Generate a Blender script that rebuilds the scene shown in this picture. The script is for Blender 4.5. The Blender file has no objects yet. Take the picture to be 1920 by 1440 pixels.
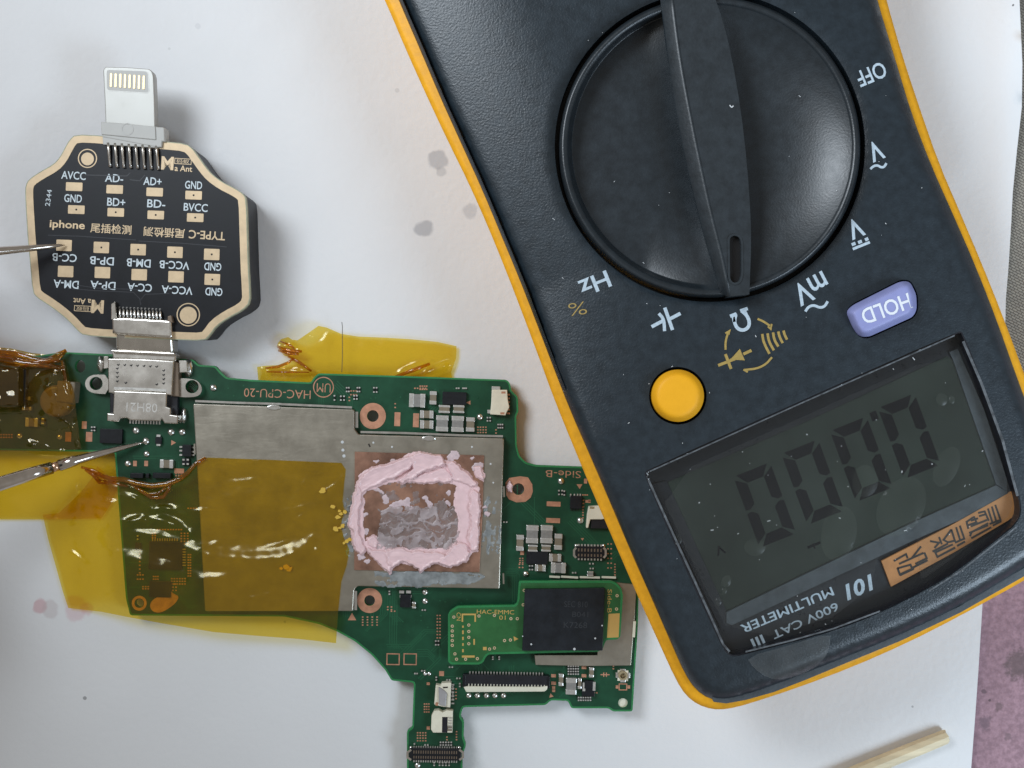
import bpy, bmesh, math, random
import numpy as np
from mathutils import Vector, Matrix, noise
from mathutils.geometry import delaunay_2d_cdt
random.seed(7); np.random.seed(7)
SC = bpy.context.scene
COL = SC.collection
MM = 0.001
H = 200.0            # camera height above the paper in mm
S = 12.0             # photo pixels per mm on the paper plane

# ------------------------------------------------------------------ camera, light, exposure
cd = bpy.data.cameras.new('camera'); cam = bpy.data.objects.new('camera', cd); COL.objects.link(cam)
cam.location = (0, 0, H * MM); cam.rotation_euler = (0, 0, 0)
cd.sensor_fit = 'HORIZONTAL'; cd.sensor_width = 36.0
cd.lens = 36.0 * H / (1920 / S)
cd.clip_start = 0.005; cd.clip_end = 5.0
SC.camera = cam

W = bpy.data.worlds.new('World'); SC.world = W; W.use_nodes = True
bg = W.node_tree.nodes['Background']
bg.inputs[0].default_value = (1.0, 0.94, 0.865, 1); bg.inputs[1].default_value = 0.27

def area(name, loc, target, size, power, color, sy=None):
    l = bpy.data.lights.new(name, 'AREA'); l.shape = 'RECTANGLE' if sy else 'SQUARE'
    l.size = size * MM
    if sy: l.size_y = sy * MM
    l.energy = power; l.color = color
    o = bpy.data.objects.new(name, l); COL.objects.link(o)
    o.location = Vector(loc) * MM
    o.rotation_euler = (Vector(target) * MM - o.location).to_track_quat('-Z', 'Y').to_euler()
    return o
wl_ = area('window_light', (-165, 140, 250), (95, 80, 0), 125, .285, (0.84, 0.92, 1.0), 135)
wl_.data.spread = math.radians(91)          # beam narrowed so the lower left falls darker

area('second_window', (285, -165, 255), (200, -40, 0), 150, .40, (0.68, 0.84, 1.0), 150).data.spread = math.radians(82)

SC.view_settings.view_transform = 'Standard'; SC.view_settings.look = 'None'
SC.view_settings.exposure = 0.0; SC.view_settings.gamma = 1.0
SC.cycles.transparent_max_bounces = 24
SC.cycles.max_bounces = 8

# ------------------------------------------------------------------ maths helpers
def PV(X, Y, Z):
    """photo pixel + height in mm -> metres"""
    X = np.asarray(X, float); Y = np.asarray(Y, float); Z = np.broadcast_to(np.asarray(Z, float), X.shape)
    k = (H - Z) / H / S * MM
    return np.stack([(X - 960) * k, (720 - Y) * k, Z * MM], -1)
def P(x, y, z): return Vector(PV([x], [y], [z])[0])
def kk(z): return (H - z) / H / S * MM          # metres per photo pixel at height z
def zval(z, X, Y):
    if callable(z): return z(np.asarray(X, float), np.asarray(Y, float))
    return np.full(np.shape(X), float(z))
def inside(px, py, poly):
    poly = np.asarray(poly, float); n = len(poly); r = np.zeros(len(px), bool)
    for i in range(n):
        x0, y0 = poly[i]; x1, y1 = poly[(i + 1) % n]
        if y0 == y1: continue
        c = ((y0 > py) != (y1 > py)) & (px < (x1 - x0) * (py - y0) / (y1 - y0) + x0)
        r ^= c
    return r
def pdist(px, py, poly, closed=True):
    poly = np.asarray(poly, float); n = len(poly); d = np.full(len(px), 1e9)
    for i in range(n if closed else n - 1):
        a = poly[i]; b = poly[(i + 1) % n]; ab = b - a; L = ab @ ab
        if L < 1e-12: continue
        t = np.clip(((px - a[0]) * ab[0] + (py - a[1]) * ab[1]) / L, 0, 1)
        d = np.minimum(d, np.hypot(px - a[0] - t * ab[0], py - a[1] - t * ab[1]))
    return d
def chaikin(poly, n=1, closed=True):
    p = [tuple(q) for q in poly]
    for _ in range(n):
        r = []
        m = len(p)
        for i in range(m if closed else m - 1):
            a = p[i]; b = p[(i + 1) % m]
            r += [(a[0] * .75 + b[0] * .25, a[1] * .75 + b[1] * .25), (a[0] * .25 + b[0] * .75, a[1] * .25 + b[1] * .75)]
        if not closed: r = [p[0]] + r + [p[-1]]
        p = r
    return p
def rounded(poly, r, n=4):
    """round the corners of a polygon by radius-like amount r"""
    out = []; m = len(poly)
    for i in range(m):
        p0 = Vector(poly[i - 1]); p1 = Vector(poly[i]); p2 = Vector(poly[(i + 1) % m])
        a = min(r, (p0 - p1).length * .45); b = min(r, (p2 - p1).length * .45)
        s = p1 + (p0 - p1).normalized() * a; e = p1 + (p2 - p1).normalized() * b
        for j in range(n + 1):
            t = j / n
            q = s * (1 - t) ** 2 + p1 * 2 * t * (1 - t) + e * t * t
            out.append((q.x, q.y))
    return out
def resample(poly, sp, closed=True):
    out = []
    m = len(poly)
    for i in range(m if closed else m - 1):
        a = np.array(poly[i], float); b = np.array(poly[(i + 1) % m], float)
        k = max(1, int(round(np.hypot(*(b - a)) / sp)))
        for j in range(k): out.append(tuple(a + (b - a) * j / k))
    if not closed: out.append(tuple(poly[-1]))
    return out
def offset(poly, d):
    """move the outline inwards by d pixels (either winding)"""
    p = np.array(poly, float); n = len(p)
    area_ = 0.5 * sum(p[i][0] * p[(i + 1) % n][1] - p[(i + 1) % n][0] * p[i][1] for i in range(n))
    sg = 1 if area_ > 0 else -1
    out = []
    for i in range(n):
        a, b, c = p[i - 1], p[i], p[(i + 1) % n]
        u = (b - a) / (np.hypot(*(b - a)) + 1e-9); v = (c - b) / (np.hypot(*(c - b)) + 1e-9)
        n1 = np.array([-u[1], u[0]]) * sg; n2 = np.array([-v[1], v[0]]) * sg
        m = n1 + n2; L = np.hypot(*m)
        if L < 1e-6: m = n1; L = 1
        m /= L
        s = d / max(0.45, m @ n1)
        out.append(tuple(b + m * s))
    return out
def circle(cx, cy, r, n=32, ry=None, ph=0.0):
    ry = ry or r
    return [(cx + r * math.cos(2 * math.pi * i / n + ph), cy + ry * math.sin(2 * math.pi * i / n + ph)) for i in range(n)]
def rect(cx, cy, w, h, a=0.0):
    """a: clockwise degrees in the picture plane of the photo"""
    c, s = math.cos(math.radians(a)), math.sin(math.radians(a))
    return [(cx + x * c - y * s, cy + x * s + y * c) for x, y in ((-w / 2, -h / 2), (w / 2, -h / 2), (w / 2, h / 2), (-w / 2, h / 2))]
def nz(X, Y, sc, seed=0, oct_=1):
    out = np.zeros(len(X))
    for i in range(len(X)):
        v = Vector((X[i] / sc, Y[i] / sc, seed * 7.31))
        out[i] = noise.noise(v) if oct_ == 1 else noise.fractal(v, 1.0, 2.0, oct_)
    return out

# ------------------------------------------------------------------ materials
def lin(r, g, b):
    f = lambda c: (c / 255 / 12.92) if c / 255 <= .04045 else ((c / 255 + .055) / 1.055) ** 2.4
    return (f(r), f(g), f(b), 1)
def mat(name, col, rough=.5, metal=0., var=0., vs=400, bump=0., bs=1500, bd=2e-5, spec=.5, coat=0., col2=None, detail=4, trans=0., sss=0.):
    m = bpy.data.materials.new(name); m.use_nodes = True; nt = m.node_tree; N = nt.nodes; L = nt.links
    b = N['Principled BSDF']
    b.inputs['Base Color'].default_value = col; b.inputs['Roughness'].default_value = rough
    b.inputs['Metallic'].default_value = metal; b.inputs['Specular IOR Level'].default_value = spec
    b.inputs['Coat Weight'].default_value = coat; b.inputs['Coat Roughness'].default_value = .08
    if sss:
        b.inputs['Subsurface Weight'].default_value = sss; b.inputs['Subsurface Radius'].default_value = (.001, .0006, .0005); b.inputs['Subsurface Scale'].default_value = 1
    tc = N.new('ShaderNodeTexCoord')
    if var:
        t = N.new('ShaderNodeTexNoise'); t.inputs['Scale'].default_value = vs; t.inputs['Detail'].default_value = detail; t.inputs['Roughness'].default_value = .65
        L.new(tc.outputs['Object'], t.inputs['Vector'])
        mx = N.new('ShaderNodeMix'); mx.data_type = 'RGBA'
        c2 = col2 or tuple(min(1, c * (1 + var)) for c in col[:3]) + (1,)
        c1 = col if col2 else tuple(c * (1 - var) for c in col[:3]) + (1,)
        mx.inputs['A'].default_value = c1; mx.inputs['B'].default_value = c2
        mr = N.new('ShaderNodeMapRange'); mr.inputs['From Min'].default_value = .33; mr.inputs['From Max'].default_value = .67
        L.new(t.outputs['Fac'], mr.inputs['Value']); L.new(mr.outputs[0], mx.inputs['Factor']); L.new(mx.outputs['Result'], b.inputs['Base Color'])
        rr = N.new('ShaderNodeMapRange'); rr.inputs['To Min'].default_value = max(0.02, rough - .08); rr.inputs['To Max'].default_value = rough + .08
        L.new(t.outputs['Fac'], rr.inputs['Value']); L.new(rr.outputs[0], b.inputs['Roughness'])
    if bump:
        t2 = N.new('ShaderNodeTexNoise'); t2.inputs['Scale'].default_value = bs; t2.inputs['Detail'].default_value = 2
        L.new(tc.outputs['Object'], t2.inputs['Vector'])
        bp = N.new('ShaderNodeBump'); bp.inputs['Strength'].default_value = bump; bp.inputs['Distance'].default_value = bd
        L.new(t2.outputs['Fac'], bp.inputs['Height']); L.new(bp.outputs[0], b.inputs['Normal'])
    return m
def film(name, tint, diff, dfac, rough=.05, ior=1.6, vs=500, bump=0., gl=1.0, dist=0.):
    """thin clear film: tinted transparency, some body colour, a glossy skin"""
    m = bpy.data.materials.new(name); m.use_nodes = True; nt = m.node_tree; N = nt.nodes; L = nt.links
    N.remove(N['Principled BSDF']); out = N['Material Output']
    tr = N.new('ShaderNodeBsdfTransparent'); tr.inputs[0].default_value = tint
    df = N.new('ShaderNodeBsdfDiffuse'); df.inputs[0].default_value = diff
    mx = N.new('ShaderNodeMixShader'); L.new(tr.outputs[0], mx.inputs[1]); L.new(df.outputs[0], mx.inputs[2])
    tc = N.new('ShaderNodeTexCoord'); t = N.new('ShaderNodeTexNoise'); t.inputs['Scale'].default_value = vs; t.inputs['Detail'].default_value = 5; t.inputs['Distortion'].default_value = dist
    L.new(tc.outputs['Object'], t.inputs['Vector'])
    mr = N.new('ShaderNodeMapRange'); mr.inputs['From Min'].default_value = .35; mr.inputs['From Max'].default_value = .7
    mr.inputs['To Min'].default_value = dfac * .6; mr.inputs['To Max'].default_value = dfac * 1.5
    L.new(t.outputs['Fac'], mr.inputs['Value']); L.new(mr.outputs[0], mx.inputs[0])
    gs = N.new('ShaderNodeBsdfGlossy'); gs.inputs['Roughness'].default_value = rough
    geo = N.new('ShaderNodeNewGeometry'); dt_ = N.new('ShaderNodeVectorMath'); dt_.operation = 'DOT_PRODUCT'
    L.new(geo.outputs['Normal'], dt_.inputs[0]); L.new(geo.outputs['Incoming'], dt_.inputs[1])
    ab = N.new('ShaderNodeMath'); ab.operation = 'ABSOLUTE'; L.new(dt_.outputs['Value'], ab.inputs[0])
    om = N.new('ShaderNodeMath'); om.operation = 'SUBTRACT'; om.inputs[0].default_value = 1; L.new(ab.outputs[0], om.inputs[1])
    pw = N.new('ShaderNodeMath'); pw.operation = 'POWER'; pw.inputs[1].default_value = 5; L.new(om.outputs[0], pw.inputs[0])
    f0 = ((ior - 1) / (ior + 1)) ** 2                      # the same from either side of the thin film
    fm = N.new('ShaderNodeMath'); fm.operation = 'MULTIPLY_ADD'; fm.inputs[1].default_value = (1 - f0) * gl; fm.inputs[2].default_value = f0 * gl; L.new(pw.outputs[0], fm.inputs[0])
    m2 = N.new('ShaderNodeMixShader'); L.new(fm.outputs[0], m2.inputs[0]); L.new(mx.outputs[0], m2.inputs[1]); L.new(gs.outputs[0], m2.inputs[2])
    if bump:
        bp = N.new('ShaderNodeBump'); bp.inputs['Strength'].default_value = bump; bp.inputs['Distance'].default_value = 4e-5
        L.new(t.outputs['Fac'], bp.inputs['Height']); L.new(bp.outputs[0], gs.inputs['Normal'])
    L.new(m2.outputs[0], out.inputs[0])
    return m

M = {}
M['mask'] = mat('green_solder_mask', (.008, .058, .027, 1), .36, var=.22, vs=260, spec=.36, bump=.15, bs=900)
M['mask_edge'] = mat('green_board_edge', (.018, .19, .055, 1), .45, var=.15, vs=500)
M['mask2'] = mat('green_module_mask', (.022, .115, .032, 1), .36, var=.18, vs=300)
M['copper'] = mat('bare_copper', (.60, .29, .185, 1), .42, .55, var=.22, vs=500, bump=.2, bs=3000)
M['copper_ring'] = mat('copper_ring', (.50, .245, .15, 1), .5, .3, var=.2, vs=700)
M['gold'] = mat('gold_plating', (.60, .455, .285, 1), .45, .2, var=.12, vs=500)
M['goldfill'] = mat('gold_print', (.62, .40, .12, 1), .4, .3)
M['shield'] = mat('tinned_steel', (.40, .37, .31, 1), .36, .92, var=.13, vs=230, bump=.28, bs=520, bd=6e-5, detail=8)
def drawn(m, ang, sx, sy):
    nt = m.node_tree; N = nt.nodes; L = nt.links; tc = [n for n in N if n.type == 'TEX_COORD'][0]
    mp = N.new('ShaderNodeMapping'); mp.inputs['Rotation'].default_value = (0, 0, ang); mp.inputs['Scale'].default_value = (sx, sy, 1); L.new(tc.outputs['Object'], mp.inputs[0])
    for t in [n for n in N if n.type == 'TEX_NOISE'][1:]: L.new(mp.outputs[0], t.inputs['Vector']); t.inputs['Detail'].default_value = 6; t.inputs['Distortion'].default_value = 1.2
drawn(M['shield'], .06, .5, 1.6)
M['steel'] = mat('bright_steel', (.66, .63, .58, 1), .27, 1., var=.10, vs=350, bump=.12, bs=1200)
M['solder'] = mat('solder', (.74, .73, .70, 1), .24, .95, var=.1, vs=900, bump=.25, bs=2500)
M['tin'] = mat('cap_terminal', (.70, .69, .66, 1), .33, .8, var=.12, vs=1500, bump=.2, bs=3000)
M['ceramic'] = mat('ceramic_grey', (.235, .225, .21, 1), .42, var=.12, vs=1500)
M['ceramic_b'] = mat('ceramic_brown', (.20, .165, .115, 1), .42, var=.12, vs=1500)
M['chip'] = mat('black_epoxy', (.008, .009, .0115, 1), .42, spec=.32, var=.25, vs=1200, bump=.25, bs=6000)
M['chip2'] = mat('black_memory_epoxy', (.0105, .013, .017, 1), .40, spec=.32, var=.3, vs=400, bump=.2, bs=7000)
M['chipprint'] = mat('chip_marking', (.0185, .022, .027, 1), .6)
M['cream'] = mat('cream_plastic', (.74, .70, .56, 1), .45, var=.07, vs=600)
M['latch'] = mat('ivory_latch', (.70, .68, .55, 1), .4, var=.06)
M['grey_pl'] = mat('grey_plastic', (.33, .32, .32, 1), .4, var=.1)
M['blackpl'] = mat('black_plastic', (.011, .012, .017, 1), .33, var=.2, vs=800)
M['adp'] = mat('matte_black_board', (.005, .0058, .0085, 1), .42, spec=.28, var=.25, vs=350, bump=.12, bs=1500)
M['trace'] = mat('black_trace', (.016, .018, .024, 1), .4)
M['adp_body'] = mat('black_adapter_body', (.0055, .007, .012, 1), .5, spec=.3, var=.2, vs=500)
M['fr4'] = mat('board_edge_fibre', (.33, .35, .24, 1), .55, var=.2, vs=900)
M['silk'] = mat('white_silkscreen', (.62, .70, .74, 1), .6, var=.12, vs=2500)
M['plug'] = mat('plug_nickel', (.39, .385, .36, 1), .42, .35, var=.06, vs=350)
M['plugpl'] = mat('white_plug_plastic', (.47, .465, .44, 1), .5, var=.05)
M['contact'] = mat('gold_contact', (.47, .385, .235, 1), .35, .6)
M['yellow'] = mat('yellow_holster', (.86, .40, .014, 1), .48, var=.09, vs=900, bump=.4, bs=2600, bd=4e-5, spec=.35)
M['button_y'] = mat('yellow_button', (.86, .41, .012, 1), .55, var=.03, vs=700, spec=.3)
M['button_b'] = mat('lavender_button', (.27, .29, .55, 1), .5, var=.05, vs=700, spec=.4)
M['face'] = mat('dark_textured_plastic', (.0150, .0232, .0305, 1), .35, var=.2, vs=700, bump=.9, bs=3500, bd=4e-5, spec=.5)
M['facelow'] = mat('lit_bevel_plastic', (.052, .063, .072, 1), .5, var=.2, vs=900, bump=.6, bs=2200, bd=4e-5)
M['dial'] = mat('dial_plastic', (.0130, .0188, .0238, 1), .37, var=.22, vs=600, bump=.6, bs=3600, bd=3e-5, spec=.55)
M['ridge'] = mat('dial_ridge_plastic', (.0160, .0222, .0275, 1), .42, var=.2, vs=700, bump=.6, bs=2400, bd=4e-5, spec=.55)
M['groove'] = mat('groove_black', (.003, .003, .004, 1), .5)
M['print'] = mat('grey_print', (.44, .53, .60, 1), .6, var=.14, vs=3000)
M['printy'] = mat('ochre_print', (.36, .25, .065, 1), .6, var=.15, vs=3000)
M['white_pr'] = mat('white_print', (.74, .77, .82, 1), .6)
M['lcdframe'] = mat('display_strip', (.016, .019, .023, 1), .3, var=.1, vs=900)
M['lcdbev'] = mat('display_bevel', (.050, .060, .066, 1), .45, var=.25, vs=500, bump=.4, bs=2500)
M['lcd'] = mat('lcd_glass', (.027, .036, .030, 1), .16, var=.30, vs=45, spec=.35)
M['seg'] = mat('lcd_segment', (.004, .005, .007, 1), .2, spec=.3)
M['sticker'] = mat('orange_sticker', (.46, .205, .065, 1), .45, var=.08, vs=500)
M['ink'] = mat('black_ink', (.022, .017, .012, 1), .5)
M['wood'] = mat('bamboo', (.70, .60, .40, 1), .55, var=.16, vs=300)
M['pink'] = mat('pink_thermal_paste', (.76, .54, .555, 1), .36, var=.06, vs=700, bump=.25, bs=1800, bd=3e-5, sss=.0)
M['greyp'] = film('grey_paste_film', (.86, .80, .78, 1), (.47, .42, .415, 1), .30, rough=.28, ior=1.5, vs=350, bump=.2, dist=3.0)
M['greyp2'] = mat('grey_smear', (.22, .235, .235, 1), .34, var=.35, vs=500, bump=.7, bs=900, bd=5e-5, spec=.6)
M['wisp'] = film('paste_wisp', (.9, .86, .86, 1), (.66, .57, .58, 1), .42, rough=.28, ior=1.5, vs=500, bump=.2)
M['pinb'] = mat('dull_contact', (.20, .15, .11, 1), .4, .4)
M['chrome'] = mat('probe_metal', (.60, .55, .50, 1), .13, 1., var=.15, vs=300)
M['probe_col'] = mat('probe_collar', (.72, .48, .33, 1), .22, 1.)
M['hair'] = mat('dark_hair', (.08, .07, .06, 1), .5)
M['dust'] = mat('white_dust', (.55, .57, .58, 1), .8)
M['kapton'] = film('amber_film', (.985, .88, .40, 1), (.60, .37, .02, 1), .03, rough=.15, vs=260, bump=.25, gl=.8)
M['kapton_b'] = film('brown_film', (.91, .78, .46, 1), (.30, .19, .05, 1), .05, vs=300, bump=.15)
M['kapton_r'] = film('amber_film_folded', (.88, .58, .15, 1), (.40, .18, .015, 1), .2, vs=600, bump=.5)
M['clear'] = film('clear_lens', (.97, .975, .975, 1), (.3, .31, .31, 1), .003, rough=.06, ior=1.5, vs=150, gl=.35)
M['bubble'] = film('film_bubble', (.96, .97, .96, 1), (.34, .37, .34, 1), .013, rough=.25, ior=1.45, vs=300, gl=.3)
M['protect'] = film('film_protector', (.97, .975, .975, 1), (.34, .36, .37, 1), .010, rough=.10, ior=1.5, vs=60, gl=.3)
M['kdust'] = mat('yellow_crumb', (.62, .40, .05, 1), .6)

def paper_mat():
    m = bpy.data.materials.new('white_paper'); m.use_nodes = True; nt = m.node_tree; N = nt.nodes; L = nt.links
    b = N['Principled BSDF']; b.inputs['Roughness'].default_value = .85; b.inputs['Specular IOR Level'].default_value = .2
    tc = N.new('ShaderNodeTexCoord')
    gp_ = N.new('ShaderNodeNewGeometry')
    n1 = N.new('ShaderNodeTexNoise'); n1.inputs['Scale'].default_value = 55; n1.inputs['Detail'].default_value = 6
    L.new(tc.outputs['Object'], n1.inputs['Vector'])
    mx = N.new('ShaderNodeMix'); mx.data_type = 'RGBA'; mx.inputs['A'].default_value = (.70, .70, .705, 1); mx.inputs['B'].default_value = (.77, .77, .775, 1)
    L.new(n1.outputs['Fac'], mx.inputs['Factor']); cur = mx.outputs['Result']
    n2 = N.new('ShaderNodeTexNoise'); n2.inputs['Scale'].default_value = 330; n2.inputs['Detail'].default_value = 5
    L.new(tc.outputs['Object'], n2.inputs['Vector'])
    for (x, y, r, col, amt) in [(822, 303, 19, (.36, .37, .40), .75), (828, 322, 11, (.40, .41, .43), .6), (797, 431, 17, (.33, .34, .37), .75), (882, 397, 15, (.42, .43, .46), .6),
                                (76, 1136, 14, (.55, .25, .28), .65), (96, 1141, 17, (.50, .42, .42), .5), (146, 1144, 26, (.62, .36, .40), .5), (165, 1142, 15, (.60, .34, .38), .5),
                                (372, 50, 6, (.5, .5, .52), .35), (745, 170, 4, (.4, .4, .4), .4), (1878, 26, 2.2, (.03, .03, .03), 1), (1710, 1324, 2.5, (.3, .3, .3), .8), (160, 1308, 3.5, (.16, .16, .16), .8), (535, 1165, 3, (.3, .3, .3), .6), (318, 92, 3, (.5, .5, .5), .5)]:
        p = PV([x], [y], [0])[0]
        s = N.new('ShaderNodeVectorMath'); s.operation = 'DISTANCE'; s.inputs[1].default_value = (p[0], p[1], 0)
        fl = N.new('ShaderNodeVectorMath'); fl.operation = 'MULTIPLY'; fl.inputs[1].default_value = (1, 1, 0)
        L.new(gp_.outputs['Position'], fl.inputs[0]); L.new(fl.outputs[0], s.inputs[0])
        a = N.new('ShaderNodeMath'); a.operation = 'MULTIPLY_ADD'; a.inputs[1].default_value = r * kk(0) * 1.6; L.new(n2.outputs['Fac'], a.inputs[0])
        a.inputs[2].default_value = -r * kk(0) * .8
        d = N.new('ShaderNodeMath'); d.operation = 'ADD'; L.new(s.outputs['Value'], d.inputs[0]); L.new(a.outputs[0], d.inputs[1])
        mr = N.new('ShaderNodeMapRange'); mr.interpolation_type = 'SMOOTHSTEP'
        mr.inputs['From Min'].default_value = r * kk(0) * 1.12; mr.inputs['From Max'].default_value = r * kk(0) * .72
        mr.inputs['To Max'].default_value = amt * .8; L.new(d.outputs[0], mr.inputs['Value'])
        q = N.new('ShaderNodeMix'); q.data_type = 'RGBA'; L.new(mr.outputs[0], q.inputs['Factor']); L.new(cur, q.inputs['A']); q.inputs['B'].default_value = (*col, 1)
        cur = q.outputs['Result']
    L.new(cur, b.inputs['Base Color'])
    n3 = N.new('ShaderNodeTexNoise'); n3.inputs['Scale'].default_value = 900; n3.inputs['Detail'].default_value = 6
    L.new(tc.outputs['Object'], n3.inputs['Vector'])
    bp = N.new('ShaderNodeBump'); bp.inputs['Strength'].default_value = 1.0; bp.inputs['Distance'].default_value = 8e-5
    L.new(n3.outputs['Fac'], bp.inputs['Height']); L.new(bp.outputs[0], b.inputs['Normal'])
    return m
M['paper'] = paper_mat()

def mat_pink():
    m = mat('pink_table_mat', (.35, .22, .255, 1), .85, var=.09, vs=140, bump=.8, bs=2200, bd=8e-5, spec=.2)
    nt = m.node_tree; N = nt.nodes; L = nt.links; b = N['Principled BSDF']
    src = b.inputs['Base Color'].links[0].from_socket; tc = [n for n in N if n.type == 'TEX_COORD'][0]
    gp_ = N.new('ShaderNodeNewGeometry')
    t = N.new('ShaderNodeTexNoise'); t.inputs['Scale'].default_value = 1500; t.inputs['Detail'].default_value = 3; L.new(tc.outputs['Object'], t.inputs['Vector'])
    mr = N.new('ShaderNodeMapRange'); mr.inputs['From Min'].default_value = .35; mr.inputs['From Max'].default_value = .68; L.new(t.outputs['Fac'], mr.inputs['Value'])
    q = N.new('ShaderNodeMix'); q.data_type = 'RGBA'; q.blend_type = 'MULTIPLY'; L.new(src, q.inputs['A']); q.inputs['Factor'].default_value = .38
    r = N.new('ShaderNodeMix'); r.data_type = 'RGBA'; r.inputs['A'].default_value = (.5, .5, .5, 1); r.inputs['B'].default_value = (1.4, 1.4, 1.4, 1); r.clamp_result = False
    L.new(mr.outputs[0], r.inputs['Factor']); L.new(r.outputs['Result'], q.inputs['B']); cur = q.outputs['Result']
    for (x, y, rad, col) in [(1918, 1250, 30, (.10, .085, .075)), (1852, 1358, 13, (.14, .10, .12)), (1878, 1328, 9, (.12, .09, .09)), (1860, 1316, 2.5, (.03, .03, .03)), (1895, 1385, 8, (.17, .12, .13)), (1849, 1300, 5, (.08, .06, .07))]:
        p = PV([x], [y], [0])[0]
        s = N.new('ShaderNodeVectorMath'); s.operation = 'DISTANCE'; s.inputs[1].default_value = (p[0], p[1], 0)
        fl = N.new('ShaderNodeVectorMath'); fl.operation = 'MULTIPLY'; fl.inputs[1].default_value = (1, 1, 0)
        L.new(gp_.outputs['Position'], fl.inputs[0]); L.new(fl.outputs[0], s.inputs[0])
        a = N.new('ShaderNodeMath'); a.operation = 'MULTIPLY_ADD'; a.inputs[1].default_value = rad * kk(0) * 1.2; a.inputs[2].default_value = -.6 * rad * kk(0); L.new(t.outputs['Fac'], a.inputs[0])
        d = N.new('ShaderNodeMath'); d.operation = 'ADD'; L.new(s.outputs['Value'], d.inputs[0]); L.new(a.outputs[0], d.inputs[1])
        m2 = N.new('ShaderNodeMapRange'); m2.interpolation_type = 'SMOOTHSTEP'; m2.inputs['From Min'].default_value = rad * kk(0) * 1.2; m2.inputs['From Max'].default_value = rad * kk(0) * .6; m2.inputs['To Max'].default_value = .55
        L.new(d.outputs[0], m2.inputs['Value'])
        z = N.new('ShaderNodeMix'); z.data_type = 'RGBA'; L.new(m2.outputs[0], z.inputs['Factor']); L.new(cur, z.inputs['A']); z.inputs['B'].default_value = (*col, 1); cur = z.outputs['Result']
    L.new(cur, b.inputs['Base Color'])
    return m
M['mat'] = mat_pink()

def weave_mat():
    m = mat('beige_weave', (.30, .27, .225, 1), .9, spec=.15)
    nt = m.node_tree; N = nt.nodes; L = nt.links; b = N['Principled BSDF']; tc = [n for n in N if n.type == 'TEX_COORD'][0]
    br = N.new('ShaderNodeTexBrick'); br.inputs['Scale'].default_value = 900
    br.inputs['Color1'].default_value = (.33, .30, .25, 1); br.inputs['Color2'].default_value = (.27, .245, .21, 1); br.inputs['Mortar'].default_value = (.13, .115, .10, 1)
    br.inputs['Mortar Size'].default_value = .06; br.inputs['Brick Width'].default_value = .7; br.inputs['Row Height'].default_value = .35; br.inputs['Mortar Smooth'].default_value = .8
    mp = N.new('ShaderNodeMapping'); mp.inputs['Rotation'].default_value = (0, 0, .5); L.new(tc.outputs['Object'], mp.inputs[0]); L.new(mp.outputs[0], br.inputs['Vector'])
    L.new(br.outputs['Color'], b.inputs['Base Color'])
    bp = N.new('ShaderNodeBump'); bp.inputs['Strength'].default_value = .8; bp.inputs['Distance'].default_value = 1.2e-4; bp.invert = True
    L.new(br.outputs['Fac'], bp.inputs['Height']); L.new(bp.outputs[0], b.inputs['Normal'])
    return m
M['weave'] = weave_mat()

# wood grain along the stick
def wood():
    m = M['wood']; nt = m.node_tree; N = nt.nodes; L = nt.links
    tc = [n for n in N if n.type == 'TEX_COORD'][0]; t = [n for n in N if n.type == 'TEX_NOISE'][0]
    mp = N.new('ShaderNodeMapping'); mp.inputs['Rotation'].default_value = (0, 0, -math.radians(21)); mp.inputs['Scale'].default_value = (.05, 2.2, 2.2)
    L.new(tc.outputs['Object'], mp.inputs[0]); L.new(mp.outputs[0], t.inputs['Vector'])
wood()

# ------------------------------------------------------------------ object helpers
WL = {}           # world origin of every unrotated parent
def setprops(o, label=None, cat=None, group=None, kind=None):
    if label: o['label'] = label
    if cat: o['category'] = cat
    if group: o['group'] = group
    if kind: o['kind'] = kind
    return o
def thing(name, label, cat, px, py, z=0.0, group=None):
    o = bpy.data.objects.new(name, None); COL.objects.link(o); o.empty_display_size = .002
    o.location = P(px, py, z); WL[o.name] = o.location.copy()
    return setprops(o, label, cat, group)
def wob(name, V, F, m, parent=None, smooth=False, mi=None):
    """world-space vertices -> one mesh object under its parent"""
    V = np.asarray(V, float)
    if parent is not None: org = WL[parent.name]
    else: org = Vector((V[:, 0].mean(), V[:, 1].mean(), V[:, 2].min()))
    me = bpy.data.meshes.new(name); me.from_pydata((V - np.array(org)).tolist(), [], F)
    for q in (m if isinstance(m, (list, tuple)) else [m]): me.materials.append(q)
    if mi is not None: me.polygons.foreach_set('material_index', mi)
    if smooth: me.polygons.foreach_set('use_smooth', [True] * len(me.polygons))
    me.update()
    o = bpy.data.objects.new(name, me); COL.objects.link(o)
    if parent is not None: o.parent = parent; WL[o.name] = org
    else: o.location = org; WL[o.name] = org
    return o
def fixn(o):
    bm = bmesh.new(); bm.from_mesh(o.data); bmesh.ops.recalc_face_normals(bm, faces=bm.faces); bm.to_mesh(o.data); bm.free(); return o
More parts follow.
